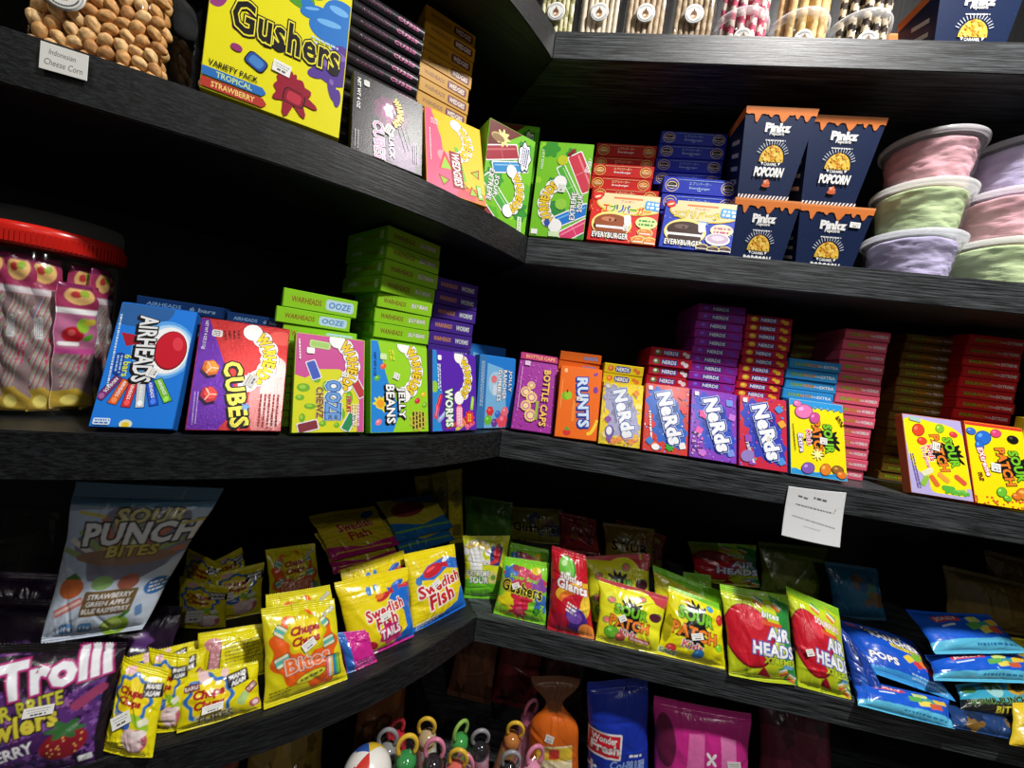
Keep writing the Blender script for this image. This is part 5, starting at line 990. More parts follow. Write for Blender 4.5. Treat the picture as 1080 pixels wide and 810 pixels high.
for i, yb in enumerate((.125, .215)):
    w = ('second', 'third')[i]
    popcorn(.396, yb, Z2+.0006, .110, .084, .1085, .08, .05, f'navy popcorn carton in the lower row, {w} deep at the left end', cut=.25)
    popcorn(.3945, yb, Z2+.1118, .114, .080, .1425, .08, .05, f'navy popcorn carton in the upper row, {w} deep at the left end')
popcorn(.685, .062, Z3+.0006, .126, .094, .150, .085, .06, 'navy popcorn carton on the uppermost shelf at the right')
popcorn(.60, .165, Z3+.0006, .126, .094, .150, .085, .06, 'navy popcorn carton on the uppermost shelf set back behind the dark striped wafers')

# candy floss tubs
def lump(r0, r1, h, col, seed):
    """soft fibrous mass filling a tub"""
    n, m = 72, 26; vs = []; fs = []
    for j in range(m+1):
        v = j/m; r = r0+(r1-r0)*v
        if v > .9: r *= math.sqrt(max(0, 1-((v-.9)/.1)**2))*.35+.65
        for k in range(n):
            a = 2*PI*k/n; d = noise.noise(Vector((math.cos(a)*3+seed, math.sin(a)*3, v*7)))*.0026 + noise.noise(Vector((math.cos(a)*9, math.sin(a)*9+seed, v*26)))*.0013
            vs.append(((r+d)*math.cos(a), (r+d)*math.sin(a), .003+v*(h-.006)))
    for j in range(m):
        for k in range(n): fs.append((j*n+k, j*n+(k+1) % n, (j+1)*n+(k+1) % n, (j+1)*n+k))
    fs += [tuple(reversed(range(n))), tuple(range(m*n, (m+1)*n))]
    cols = []
    for f in fs:
        p = sum((Vector(vs[i]) for i in f), Vector())/len(f); q = noise.noise(p*45+Vector((seed*3, 0, 0)))
        cols.append(tuple(min(255, max(0, c+q*14)) for c in col))
    mb = MB(); mb.add(vs, fs, cols, True); return mb
fl, ntf, Nf, Lf, bf = new_mat('candy_floss'); af = Nf.new('ShaderNodeAttribute'); af.attribute_name = 'ink'; Lf.new(af.outputs['Color'], bf.inputs['Base Color'])
bf.inputs['Roughness'].default_value = .85; bf.inputs['Specular IOR Level'].default_value = .1
tcf = Nf.new('ShaderNodeTexCoord'); mpf = Nf.new('ShaderNodeMapping'); mpf.inputs['Scale'].default_value = (60, 60, 160); nzf = Nf.new('ShaderNodeTexNoise'); nzf.inputs['Scale'].default_value = 1; nzf.inputs['Detail'].default_value = 6
bpf = Nf.new('ShaderNodeBump'); bpf.inputs['Strength'].default_value = .45; bpf.inputs['Distance'].default_value = .004
Lf.new(tcf.outputs['Object'], mpf.inputs[0]); Lf.new(mpf.outputs[0], nzf.inputs['Vector']); Lf.new(nzf.outputs[0], bpf.inputs['Height']); Lf.new(bpf.outputs[0], bf.inputs['Normal'])
PK, GR, LI = (250, 194, 203), (216, 238, 182), (218, 209, 246)
def floss_tub(x, y, z, col, cname, where, R=.067, H=.0825, seed=0):
    t = empty('candy_floss_tub', (x, y, z), random.uniform(0, 6)); tag(t, f'clear round candy floss tub {where}, {cname} filled', 'tub', 'clear candy floss tubs')
    rb = R*.80; s = MB(); s.lathe([(rb*.98, .0), (rb, .0012), (rb+(R*.93-rb)*.5, H*.45), (R*.93, H*.86), (R*.945, H*.88)], (255, 255, 255), 64, cap1=False); s.build('tub_wall', FROST, t)
    l = MB(); l.lathe([(R*.95, H*.865), (R*1.0, H*.87), (R*1.01, H*.90), (R*1.01, H*.955), (R*.985, H*.975), (R*.95, H*.97), (R*.90, H*.955)], (255, 255, 255), 64, cap0=False); l.build('lid', CLEARLID, t)
    f = lump(rb*.93, R*.86, H*.90, col, seed).build('candy_floss', fl); f.location = (x, y, z+.0015); tag(f, f'{cname} candy floss inside the tub {where}', 'candy floss', 'candy floss in tubs')
YT = .085
for (x, z, c, n, w) in ((.664, 0, LI, 'lilac', 'at the bottom of the left column'), (.669, 1, GR, 'green', 'in the middle of the left column'), (.674, 2, PK, 'pink', 'on top of the left column'),
                        (.803, 0, GR, 'green', 'at the bottom of the right column'), (.808, 1, PK, 'pink', 'in the middle of the right column'), (.814, 2, LI, 'lilac', 'on top of the right column')):
    floss_tub(x, YT+.004*z, Z2+.001+z*.0835, c, n, w, seed=x*9+z)

# uppermost shelf: clear jars of wafer sticks
def wafer_stick(r, L, cols, turns, n=12, m=40):
    mb = MB(); vs = []; fs = []; cc = []
    for j in range(m+1):
        for k in range(n): a = 2*PI*k/n; rr = r*(1+.04*math.sin(j*1.7+k)); vs.append((rr*math.cos(a), rr*math.sin(a), L*j/m))
    for j in range(m):
        for k in range(n):
            fs.append((j*n+k, j*n+(k+1) % n, (j+1)*n+(k+1) % n, (j+1)*n+k)); cc.append(cols[int((j*turns/m*2+k/n*2) % len(cols))] if len(cols) > 1 else cols[0])
    fs += [tuple(reversed(range(n))), tuple(range(m*n, (m+1)*n))]; cc += [cols[0]]*2
    mb.add(vs, fs, cc, True); return mb
def seal_art(a0=100):
    a = Art(100, (232, 232, 228)); a.ell(50, 50, 45, 45, (150, 150, 148)); a.ell(50, 50, 43, 43, (232, 232, 228)); a.ell(50, 46, 17, 20, (150, 110, 70)); a.poly([(36, 40), (50, 80), (64, 40)], (110, 76, 50)); a.ell(46, 38, 9, 7, (236, 226, 210)); a.ell(58, 36, 7, 8, (205, 150, 90)); [a.rect(50+37*math.cos(t_), 50+37*math.sin(t_), 3, 5, (90, 90, 90), math.degrees(t_)) for t_ in np.linspace(.7, 2.44, 10)]
    for k in range(18): t = math.radians(195+k*8.6); a.rect(50+37*math.cos(t), 50+37*math.sin(t), 3, 4.5, (70, 70, 70), math.degrees(t))
    return a
def label_disc(parent, r, loc, rz=0, curve=None):
    a = seal_art(); mb = MB(); tris = []
    mb.lathe([(r, -.0002), (r, 0)], a.bg, 40)
    a.L = [(t, c) for t, c in a.L]; a.onto(mb, (-r, -r, 0), (1, 0, 0), (0, 1, 0), 2*r, 2*r)
    vs = []
    for v in mb.v:
        x, zz, d = v[0], v[1], v[2]
        if curve: an = x/curve; vs.append(((curve+d)*math.sin(an), -(curve+d)*math.cos(an)+curve, zz))
        else: vs.append((x, -d, zz))
    mb.v = vs; o = mb.build('round_label', PAPER, parent); o.location = loc; o.rotation_euler = (0, 0, rz); o['label'] = 'round white label with a brown cone emblem'
STK_COL = {'beige': [(226, 212, 190)], 'tan': [(205, 184, 158), (186, 164, 136)], 'brown': [(190, 170, 144), (160, 138, 112)], 'green': [(214, 208, 160), (228, 220, 184), (150, 148, 100)], 'pink': [(240, 224, 214), (205, 84, 116)], 'yellow': [(236, 206, 148), (220, 186, 124)], 'dark': [(236, 220, 192), (56, 44, 40)]}
def wafer_jar(x, w, kind, desc, round_=False, y=.035, H=.19, order=''):
    t = empty('wafer_jar', (x, y+w/2, Z3+.0006)); tag(t, desc, 'jar', 'clear jars of wafer sticks')
    R = w/2; m = MB(); sq = None if round_ else 7
    if round_:
        m.lathe([(R*.9, 0), (R*.95, .003), (R*.97, H*.34)], (255,)*3, 48, cap1=False); m.build('jar_wall', CLEAR, t)
        g = MB(); g.lathe([(R*.97, H*.335), (R*1.02, H*.35), (R*1.02, H*.40), (R*.98, H*.42), (R*.96, H*.41)], (255,)*3, 48, cap0=False, cap1=False); g.build('rim', CLEARLID, t)
        g = MB(); g.lathe([(R*.96, H*.41), (R*.98, H*.9), (R*.9, H*.95)], (255,)*3, 48, cap0=False); g.build('lid', CLEAR, t)
    else:
        m.lathe([(R*.97, 0), (R, .003), (R, H*.86), (R*.9, H*.9), (R*.8, H*.91)], (255,)*3, 64, sq=sq, cap1=False); m.build('jar_wall', CLEAR, t)
        g = MB(); g.lathe([(R*.83, H*.88), (R*.86, H*.89), (R*.86, H), (R*.84, H+.002)], (30, 30, 30), 48); g.build('lid', CLEARLID, t)
    cols = STK_COL[kind]; n = 7 if not round_ else 6; r = R*.86/n if not round_ else R*.13
    pr = None
    for rowi in range(2):
        for k in range(n if rowi == 0 else n-1):
            if pr is None: pr = wafer_stick(r*.97, H*.82, cols, 7 if len(cols) > 1 else 1).build('wafer_stick', PLASTICM)
            o = pr if (rowi == 0 and k == 0) else dup(pr)
            if round_:
                a = math.radians(-90+(k-(n-1)/2)*27); q = R*.80 - rowi*r*2.1; px, py = x+q*math.cos(a), y+R+q*math.sin(a)
            else:
                px = x+(k-(n-1)/2+rowi*.5)*r*2.02; py = y+R*.10+r*1.3+rowi*r*1.9
            o.location = (px, py, Z3+.004); o.rotation_euler = (random.uniform(-.01, .01), random.uniform(-.02, .02), random.uniform(0, 6))
            tag(o, f'{kind} wafer stick standing in the {order}', 'wafer stick', f'wafer sticks in the {order}')
    if not round_: label_disc(t, .0165, (-.002, -R-.0008, .062))
    else: label_disc(t, .0165, (-.006, -R*.965-.0006, .026), 0, R*.965)
PLASTICM = print_mat('baked_wafer', .65, .2, bump=(300, .4))
wafer_jar(-.008, .070, 'green', 'square clear jar of greenish wafer sticks at the shelf corner', order='square jar at the corner')
wafer_jar(.0695, .074, 'beige', 'square clear jar of pale wafer sticks, second from the shelf corner', order='second square jar from the corner')
wafer_jar(.150, .075, 'tan', 'square clear jar of tan wafer sticks, third from the shelf corner', order='third square jar from the corner')
wafer_jar(.2315, .075, 'brown', 'square clear jar of brown wafer sticks beside the round jars', order='fourth square jar from the corner')
wafer_jar(.322, .092, 'pink', 'round clear jar of pink striped wafer sticks', True, order='round jar of pink stripes')
wafer_jar(.419, .095, 'yellow', 'round clear jar of golden wafer sticks between the striped ones', True, order='round jar of golden sticks')
wafer_jar(.5165, .092, 'dark', 'round clear jar of dark striped wafer sticks beside the popcorn carton', True, order='round jar of dark stripes')

# corn snack tubs on the upper shelf, left run
NUT = print_mat('roasted_snack', .55, .3, bump=(160, .5))
def nut_mesh(seed, col):
    bm = bmesh.new(); bmesh.ops.create_icosphere(bm, subdivisions=3, radius=1); mb = MB(); cs = []
    for v in bm.verts:
        p = v.co.copy(); d = 1+.13*noise.noise(p*1.6+Vector((seed*5, 0, 0)))+.05*noise.noise(p*5+Vector((0, seed*7, 0)))
        v.co = Vector((p.x*.0054*d, p.y*.0054*d, p.z*.0075*d*(1-.12*p.z)))
    bm.verts.index_update()
    for f in bm.faces:
        q = noise.noise(f.calc_center_median()*330+Vector((seed, 0, 0))); cs.append(tuple(min(255, max(0, c*(1+.22*q))) for c in col))
    mb.add([v.co for v in bm.verts], [[v.index for v in f.verts] for f in bm.faces], cs, True); bm.free(); return mb.mesh('corn_snack', NUT)
NUTS = [nut_mesh(k, c) for k, c in enumerate([(232, 186, 126), (218, 166, 104), (240, 198, 140), (200, 146, 90)])]
def snack_tub(cx, cy, w, H, yaw, label, where, cols, rows, layers, seal=None, dark=0):
    t = empty('snack_tub', (cx, cy, Z2+.0006), yaw); tag(t, label, 'tub', 'clear tubs of corn snacks')
    m = MB(); m.lathe([(w*.48, 0), (w/2, .003), (w/2, H*.86), (w*.46, H*.9), (w*.42, H*.91)], (255,)*3, 72, sq=6, cap1=False); m.build('tub_wall', CLEAR, t)
    g = MB(); g.lathe([(w*.43, H*.88), (w*.45, H*.89), (w*.45, H), (w*.43, H+.003)], (220, 220, 215), 56); g.build('lid', CLEARLID, t)
    if seal: label_disc(t, .0165, (seal[0], -w/2-.0008, seal[1]))
    rg = random.Random(int(w*1e4)); dx = w*.93/cols
    M = t.matrix_basis
    Mt = Matrix.Translation((cx, cy, Z2)) @ Matrix.Rotation(yaw, 4, 'Z')
    for l in range(layers):
        for r in range(rows):
            for c in range(cols):
                o = bpy.data.objects.new('corn_snack', NUTS[rg.randrange(4)]); C.objects.link(o)
                p = Vector((-w*.465+dx*(c+.5+(r % 2)*.24-.12)+rg.uniform(-.0012, .0012), -w/2+.0085+l*.0115+rg.uniform(0, .002), .009+r*.0112+rg.uniform(-.001, .001)))
                o.matrix_world = Mt @ Matrix.Translation(p) @ Matrix.Rotation(rg.uniform(-1.3, 1.3), 4, 'Y') @ Matrix.Rotation(rg.uniform(0, 6), 4, 'Z') @ Matrix.Scale(rg.uniform(.92, 1.08), 4)
                tag(o, f'tan roasted corn snack piled in the {where}', 'snack', f'corn snacks in the {where}')
snack_tub(-.4165, -.3165, .104, .17, .525, 'big clear tub of tan corn snacks above the handwritten tag', 'tub above the handwritten tag', 8, 9, 2, seal=(-.022, .056))
snack_tub(-.523, -.376, .100, .17, .50, 'clear tub of corn snacks cut off at the left end of the shelf', 'leftmost tub', 8, 7, 1)
snack_tub(-.364, -.222, .078, .15, .64, 'clear tub of corn snacks in shade beside the yellow snack box', 'tub beside the yellow snack box', 6, 8, 2)
# ------------------------------------------------------------------ middle shelf, left run
front_box('airheads', art_airheads(), CARD, (28, 100, 190), 'blue candy box with a red ellipse and fanned bars beside the red lidded tub', st=(.60, .44, .16, .13, -74))
pile([S('airflat')], 0, .13, (16, 46, 92), end_two((16, 50, 100), 'AIRHEADS', (110, 150, 190), '6 bars', (120, 150, 180)), CARD, 'shade-darkened blue candy box', 'behind the fanned bars box', 'shade-darkened blue boxes lying flat')  # darker than the front box's blue: their dimness is put into the colour
pile([S('airflat2')], 0, .10, (16, 46, 92), end_two((18, 54, 106), 'AIRHEADS', (120, 160, 200), '6 bars', (120, 150, 180)), CARD, 'shade-darkened blue candy box', 'behind the red foil box', 'shade-darkened blue boxes lying flat')  # same darkened blue, dimness in the colour
front_box('cubes', art_cubes(), SILVER, (150, 40, 50), 'red and purple foil candy box with yellow sideways lettering', st=(.60, .46, .17, .13, -70))
for k_, f_ in (('ooze', .965), ('jelly', .95), ('worms', .97)): q_ = BOX[k_]; BOX[k_] = q_[:6] + (q_[6]*f_, q_[7])
front_box('ooze', art_ooze(), CARD, (130, 190, 40), 'pink and yellow candy box with green drips and blue sideways lettering', st=(.70, .60, .08, .1, -80))
END_OOZE = end_two((150, 214, 42), 'WARHEADS', (150, 100, 40), 'OOZE', (90, 150, 220), rb=(200, 230, 245))
pile([S('ooze_low', .0226, 6), S('ooze_mid', .0205, 1), S('ooze_top', .0245, 1)], 0, .125, (132, 198, 36), END_OOZE, CARD, 'bright green candy box', 'behind the green drips box', 'green boxes behind the green drips box', word='short stack')
front_box('jelly', art_jelly(), CARD, (120, 190, 40), 'lime and blue candy box with two sideways white words and jelly beans', st=(.42, .62, .1, .1, -70))
END_JB = end_two((146, 206, 36), 'WARHEADS', (130, 84, 40), 'JELLY BEANS', W_, ro=(90, 80, 60))
side = Art(14, (128, 190, 32)); side.text('JELLY BEANS', 30, 7, 5, W_, w=24, bold=.04, out=(70, 60, 50), ow=.06); side.text('WARHEADS', 66, 7, 4.5, (150, 110, 40), w=30, bold=.03); side.rect(90, 7, 8, 8, (205, 220, 170))
jt = (STK['jb_top'][5]*13-STK['jb_low'][5]*9)/4
pile([S('jb_low', None, 9), S('jb_top', jt, 4)], 0, .125, (128, 190, 32), END_JB, CARD, 'lime green candy box', 'behind the jelly beans box', 'lime boxes in the tall stack', sideart=side, word='tall stack')
front_box('worms', art_worms(), CARD, (80, 40, 160), 'purple candy box with coloured worms and white sideways lettering')
stack('worm', .125, (64, 36, 128), end_two((70, 40, 140), 'WARHEADS', (205, 140, 60), 'WORMS', (215, 215, 230), ro=(90, 120, 70)), CARD, 'purple candy box', 'behind the worms box', 'purple boxes in a stack')
front_box('jr', art_jr(), CARD, (40, 130, 210), 'light blue candy box with three sideways white words at the shelf corner')
BOX['jr_back'] = (-.062, .075, 0, .55, 3, 0, .092, .152)
front_box('jr_back', art_jr(), CARD, (36, 120, 214), 'light blue candy box standing taller behind the one at the shelf corner')

# red-lidded tub of long twists
RT = (-.483, -.319)
t = empty('candy_tub', (*RT, .0006), .5); tag(t, 'clear round tub with a red lid holding long twisted candy packets', 'tub'); R = .055; H = .196
m = MB(); m.lathe([(R*.93, 0), (R*.96, .003), (R*.97, .02), (R*.94, .026), (R*.97, .032), (R*.97, H*.86), (R*.9, H*.90)], (255,)*3, 72, cap1=False); m.build('tub_wall', CLEAR, t)
g = MB(); g.lathe([(R*.985, H*.885), (R*1.0, H*.89), (R*1.0, H*.965), (R*.985, H*.985), (R*.93, H)], (214, 40, 30), 96); 
for k in range(96):
    a = 2*PI*k/96; g.box(R*1.0*math.cos(a)-.0012, R*1.0*math.cos(a)+.0012, R*1.0*math.sin(a)-.0012, R*1.0*math.sin(a)+.0012, H*.895, H*.958, (205, 36, 28))
g.build('lid', PLASTIC, t)
def film_strip(w, h, art, T, nu=40, nv=130, twist=.0, curveR=None):
    G = art.raster(nu, nv); vs = []; fs = []; cs = []
    for s in (1, -1):
        for j in range(nv):
            v = j/(nv-1)
            for i in range(nu):
                u = i/(nu-1); q = (max(0, 1-(2*u-1)**2)**.5)*(max(0, 1-(2*v-1)**10)**.5); d = T*q*s*(1+.25*math.sin(v*40+u*5))
                vs.append(((u-.5)*w*(1+.04*math.sin(v*23)), -d, v*h))
    fs = sheet_faces(nu, nv)
    return vs, fs, G
def film_mesh(name, vs, fs, G, mat, back=None):
    V_ = np.ascontiguousarray(vs, np.float32).reshape(-1, 3); F_ = np.ascontiguousarray(fs, np.int32).reshape(-1, 4)
    me = bpy.data.meshes.new(name); me.vertices.add(len(V_)); me.loops.add(F_.size); me.polygons.add(len(F_))
    me.vertices.foreach_set('co', V_.ravel()); me.loops.foreach_set('vertex_index', F_.ravel()); me.polygons.foreach_set('loop_start', np.arange(0, F_.size, 4, dtype=np.int32))
    me.polygons.foreach_set('use_smooth', np.ones(len(F_), bool)); me.update(calc_edges=True)
    at = me.attributes.new('ink', 'FLOAT_COLOR', 'POINT')
    g = G.reshape(-1, 3); b = g if back is None else np.broadcast_to(np.array(lin(back), np.float32), g.shape)
    c = np.ones((len(V_), 4), np.float32); c[:len(g), :3] = g; c[len(g):2*len(g), :3] = b; at.data.foreach_set('color', c.ravel())
    me.materials.append(mat); me.validate(); return me
def sheet_faces(nu, nv):
    """front grid, reversed rear grid and the rim joining them"""
    j, i = np.meshgrid(np.arange(nv-1), np.arange(nu-1), indexing='ij'); a = (j*nu+i).ravel(); m = nu*nv
    f = np.stack([a, a+1, a+nu+1, a+nu], 1); r = f[:, ::-1]+m
    rim = np.array(list(range(nu)) + [q*nu+nu-1 for q in range(1, nv)] + [(nv-1)*nu+q for q in range(nu-2, -1, -1)] + [q*nu for q in range(nv-2, 0, -1)]); nx = np.roll(rim, -1)
    return np.concatenate([f, r, np.stack([rim, rim+m, nx+m, nx], 1)])
TW = [film_mesh('candy_twist', *film_strip(.023, .160, strip_twist(k), .005), FILM) for k in (0, 1)] + [film_mesh('candy_twist', *film_strip(.034, .135, strip_fruit(), .004), FILM)]
NM = ['first', 'second', 'third', 'fourth', 'fifth', 'sixth', 'seventh', 'eighth', 'ninth']
for k in range(9):
    an = math.radians(-156+k*24); q = .0445 if k != 5 else .0475
    o = bpy.data.objects.new('candy_twist', TW[2] if k == 5 else TW[k % 2]); C.objects.link(o)
    wa = an+.5
    o.location = (RT[0]+q*math.cos(wa), RT[1]+q*math.sin(wa), .006+(.004 if k == 5 else 0)); o.rotation_euler = (random.uniform(-.03, .03), random.uniform(-.05, .05), wa+PI/2)
    tag(o, 'pink banded packet with red apple and green pear in the red lidded tub' if k == 5 else f'long pastel twisted candy packet in the red lidded tub, {NM[k]} from the left', 'candy', 'twisted candy packets in the tub')
o = bpy.data.objects.new('candy_twist', TW[0]); C.objects.link(o); wa = math.radians(-36)+.5
o.location = (RT[0]+.038*math.cos(wa), RT[1]+.038*math.sin(wa), .006); o.rotation_euler = (0, .04, wa+PI/2); tag(o, 'long pastel twisted candy packet behind the apple and pear packet', 'candy', 'twisted candy packets in the tub')
t = empty('candy_tub', (-.625, -.225, .0006)); tag(t, 'clear tub with a clear lid standing in shade behind the red lidded tub', 'tub'); R = .062; H = .235
m = MB(); m.lathe([(R*.93, 0), (R*.96, .003), (R*.96, H*.9)], (255,)*3, 56, cap1=False); m.build('tub_wall', CLEAR, t)
g = MB(); g.lathe([(R*.97, H*.9), (R, H*.905), (R, H*.97), (R*.96, H)], (255,)*3, 56); g.build('lid', CLEARLID, t)

# ------------------------------------------------------------------ middle shelf, right run
front_box('bottlecaps', art_bottlecaps(), CARD, (150, 50, 140), 'magenta candy box with yellow sideways lettering and round gold caps', st=(.36, .48, .1, .09, 0))
front_box('runts', art_runts(), CARD, (228, 104, 26), 'orange candy box with blue outlined sideways lettering and fruit', st=(.5, .55, .12, .1, 0))
stack('runts', .13, (222, 100, 30), end_two((226, 106, 34), ' ', (140, 180, 40), 'RUNTS', (130, 170, 220), ro=(40, 80, 160), A=22), CARD, 'orange candy box', 'behind the fruit box', 'orange boxes in a stack')
front_box('nyel', art_nerds('yel'), SILVER, (228, 200, 40), 'yellow and silver candy box with white sideways lettering', st=(.5, .5, .12, .1, 0))
stack('nyel', .115, (226, 198, 26), end_nerds('yel'), CARD, 'yellow candy box', 'behind the silver lettering', 'yellow boxes in a stack')
front_box('nred', art_nerds('red'), GLOSS, (190, 40, 50), 'red candy box with blue cloud and white sideways lettering', st=(.62, .5, .12, .1, -80))
stack('nred', .123, (180, 24, 46), end_nerds('red'), CARD, 'red candy box', 'behind the blue cloud box', 'red boxes in a stack')
front_box('npur', art_nerds('pur'), GLOSS, (140, 60, 180), 'purple candy box with white sideways lettering and pink specks', st=(.62, .45, .12, .1, -80))
stack('npur', .123, (146, 34, 146), end_nerds('pur'), CARD, 'magenta purple candy box', 'behind the pink specks box', 'purple boxes in the tallest right stack')
front_box('nrain', art_nerds('rain'), GLOSS, (190, 40, 90), 'rainbow candy box with white sideways lettering and red right side', st=(.62, .42, .13, .12, -80))
stack('nrain', .124, (174, 26, 54), end_nerds('rain'), CARD, 'crimson candy box', 'behind the rainbow box', 'crimson boxes in a stack')
front_box('spkb', art_spkb(), CARD, (44, 150, 215), 'yellow candy box with blue top and bottom borders', st=(.60, .48, .13, .13, 4))
stack('spkb', .13, (44, 140, 205), end_spk((48, 150, 215), 'EXTRA'), CARD, 'sky blue candy box', 'behind the blue bordered box', 'sky blue boxes in a stack')
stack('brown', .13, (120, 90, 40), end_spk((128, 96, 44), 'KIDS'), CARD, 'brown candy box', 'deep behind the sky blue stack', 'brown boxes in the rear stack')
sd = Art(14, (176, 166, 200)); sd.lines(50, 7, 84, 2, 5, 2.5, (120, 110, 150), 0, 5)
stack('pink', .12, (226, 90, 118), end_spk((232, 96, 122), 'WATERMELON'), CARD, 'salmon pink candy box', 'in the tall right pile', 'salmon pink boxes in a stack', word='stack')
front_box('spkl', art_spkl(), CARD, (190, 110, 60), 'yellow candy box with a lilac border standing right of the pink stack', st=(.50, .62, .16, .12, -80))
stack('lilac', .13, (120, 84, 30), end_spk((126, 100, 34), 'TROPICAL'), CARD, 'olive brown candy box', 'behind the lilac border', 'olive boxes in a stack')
front_box('spkr', art_spkr(), CARD, (214, 60, 40), 'yellow candy box with red top border at the right end', st=(.42, .46, .16, .16, 4))
stack('red', .13, (206, 26, 34), end_spk((212, 30, 36), 'EXTREME'), CARD, 'bright red candy box', 'behind the red topped box', 'bright red boxes in a stack')
BOX['yelend'] = (.905, .06, 0, 0, 0, 0, .085, .15)
front_box('yelend', art_spkr(), CARD, (214, 200, 40), 'yellow candy box standing upright cut off by the right picture edge')

# handwritten notice on the shelf front and the tag above
def note(name, corners, art, label, cat, th=.0006, bulge=0.):
    bl, br, tr, tl = [Vector(p) for p in corners]; nu, nv = 110, 100; G = art.raster(nu, nv); vs = []; n = ((br-bl).cross(tl-bl)).normalized()
    for s in (0, 1):
        for j in range(nv):
            for i in range(nu):
                u, v = i/(nu-1), j/(nv-1); p = bl*(1-u)*(1-v)+br*u*(1-v)+tr*u*v+tl*(1-u)*v
                vs.append(p + n*(bulge*(math.sin(u*PI)*.5+(1-v)**2*.8)-s*th))
    fs = sheet_faces(nu, nv)
    org = sum((bl, br, tr, tl), Vector())/4
    me = film_mesh(name, [v-org for v in vs], fs, G, PAPER, art.bg); o = bpy.data.objects.new(name, me); o.location = org; C.objects.link(o); return tag(o, label, cat)
na = Art(95, (236, 238, 240)); na.rect(50, 64, 100, .6, (214, 216, 218), 3); na.rect(48, 48, .6, 95, (222, 224, 226), 4); na.lines(26, 78, 16, 1, 3, 3.4, (84, 84, 92), -12, 6); na.lines(56, 78, 24, 1, 3, 4, (84, 84, 92), -8, 14); na.lines(48, 60, 64, 1, 3, 2.4, (80, 80, 88), -6, 21); na.lines(50, 36, 74, 1, 3, 1.8, (90, 90, 98), -8, 3); na.text('?', 84, 60, 8, (60, 60, 66), bold=0, shear=.2); na.lines(48, 24, 30, 1, 3, 1.4, (150, 150, 156), -6, 4)
note('paper_notice', [(.4841, -.0035, -.0958), (.5728, -.0035, -.0993), (.5725, -.0025, -.0105), (.4859, -.0025, -.0149)], na, 'white handwritten paper notice taped below the blue bordered box', 'notice', bulge=.007)
ta = Art(72, (232, 232, 226)); ta.text('Indonesian', 46, 50, 15, (50, 50, 54), w=56, bold=0, shear=.2, rot=-2); ta.text('Cheese Corn', 50, 22, 17, (50, 50, 54), w=80, bold=0, shear=.2, rot=-2)
note('shelf_tag', [(-.3948, -.3932, .3233), (-.3674, -.3780, .3242), (-.3674, -.3780, .3462), (-.3948, -.3932, .3462)], ta, 'white handwritten tag stuck on the upper left shelf front', 'tag')

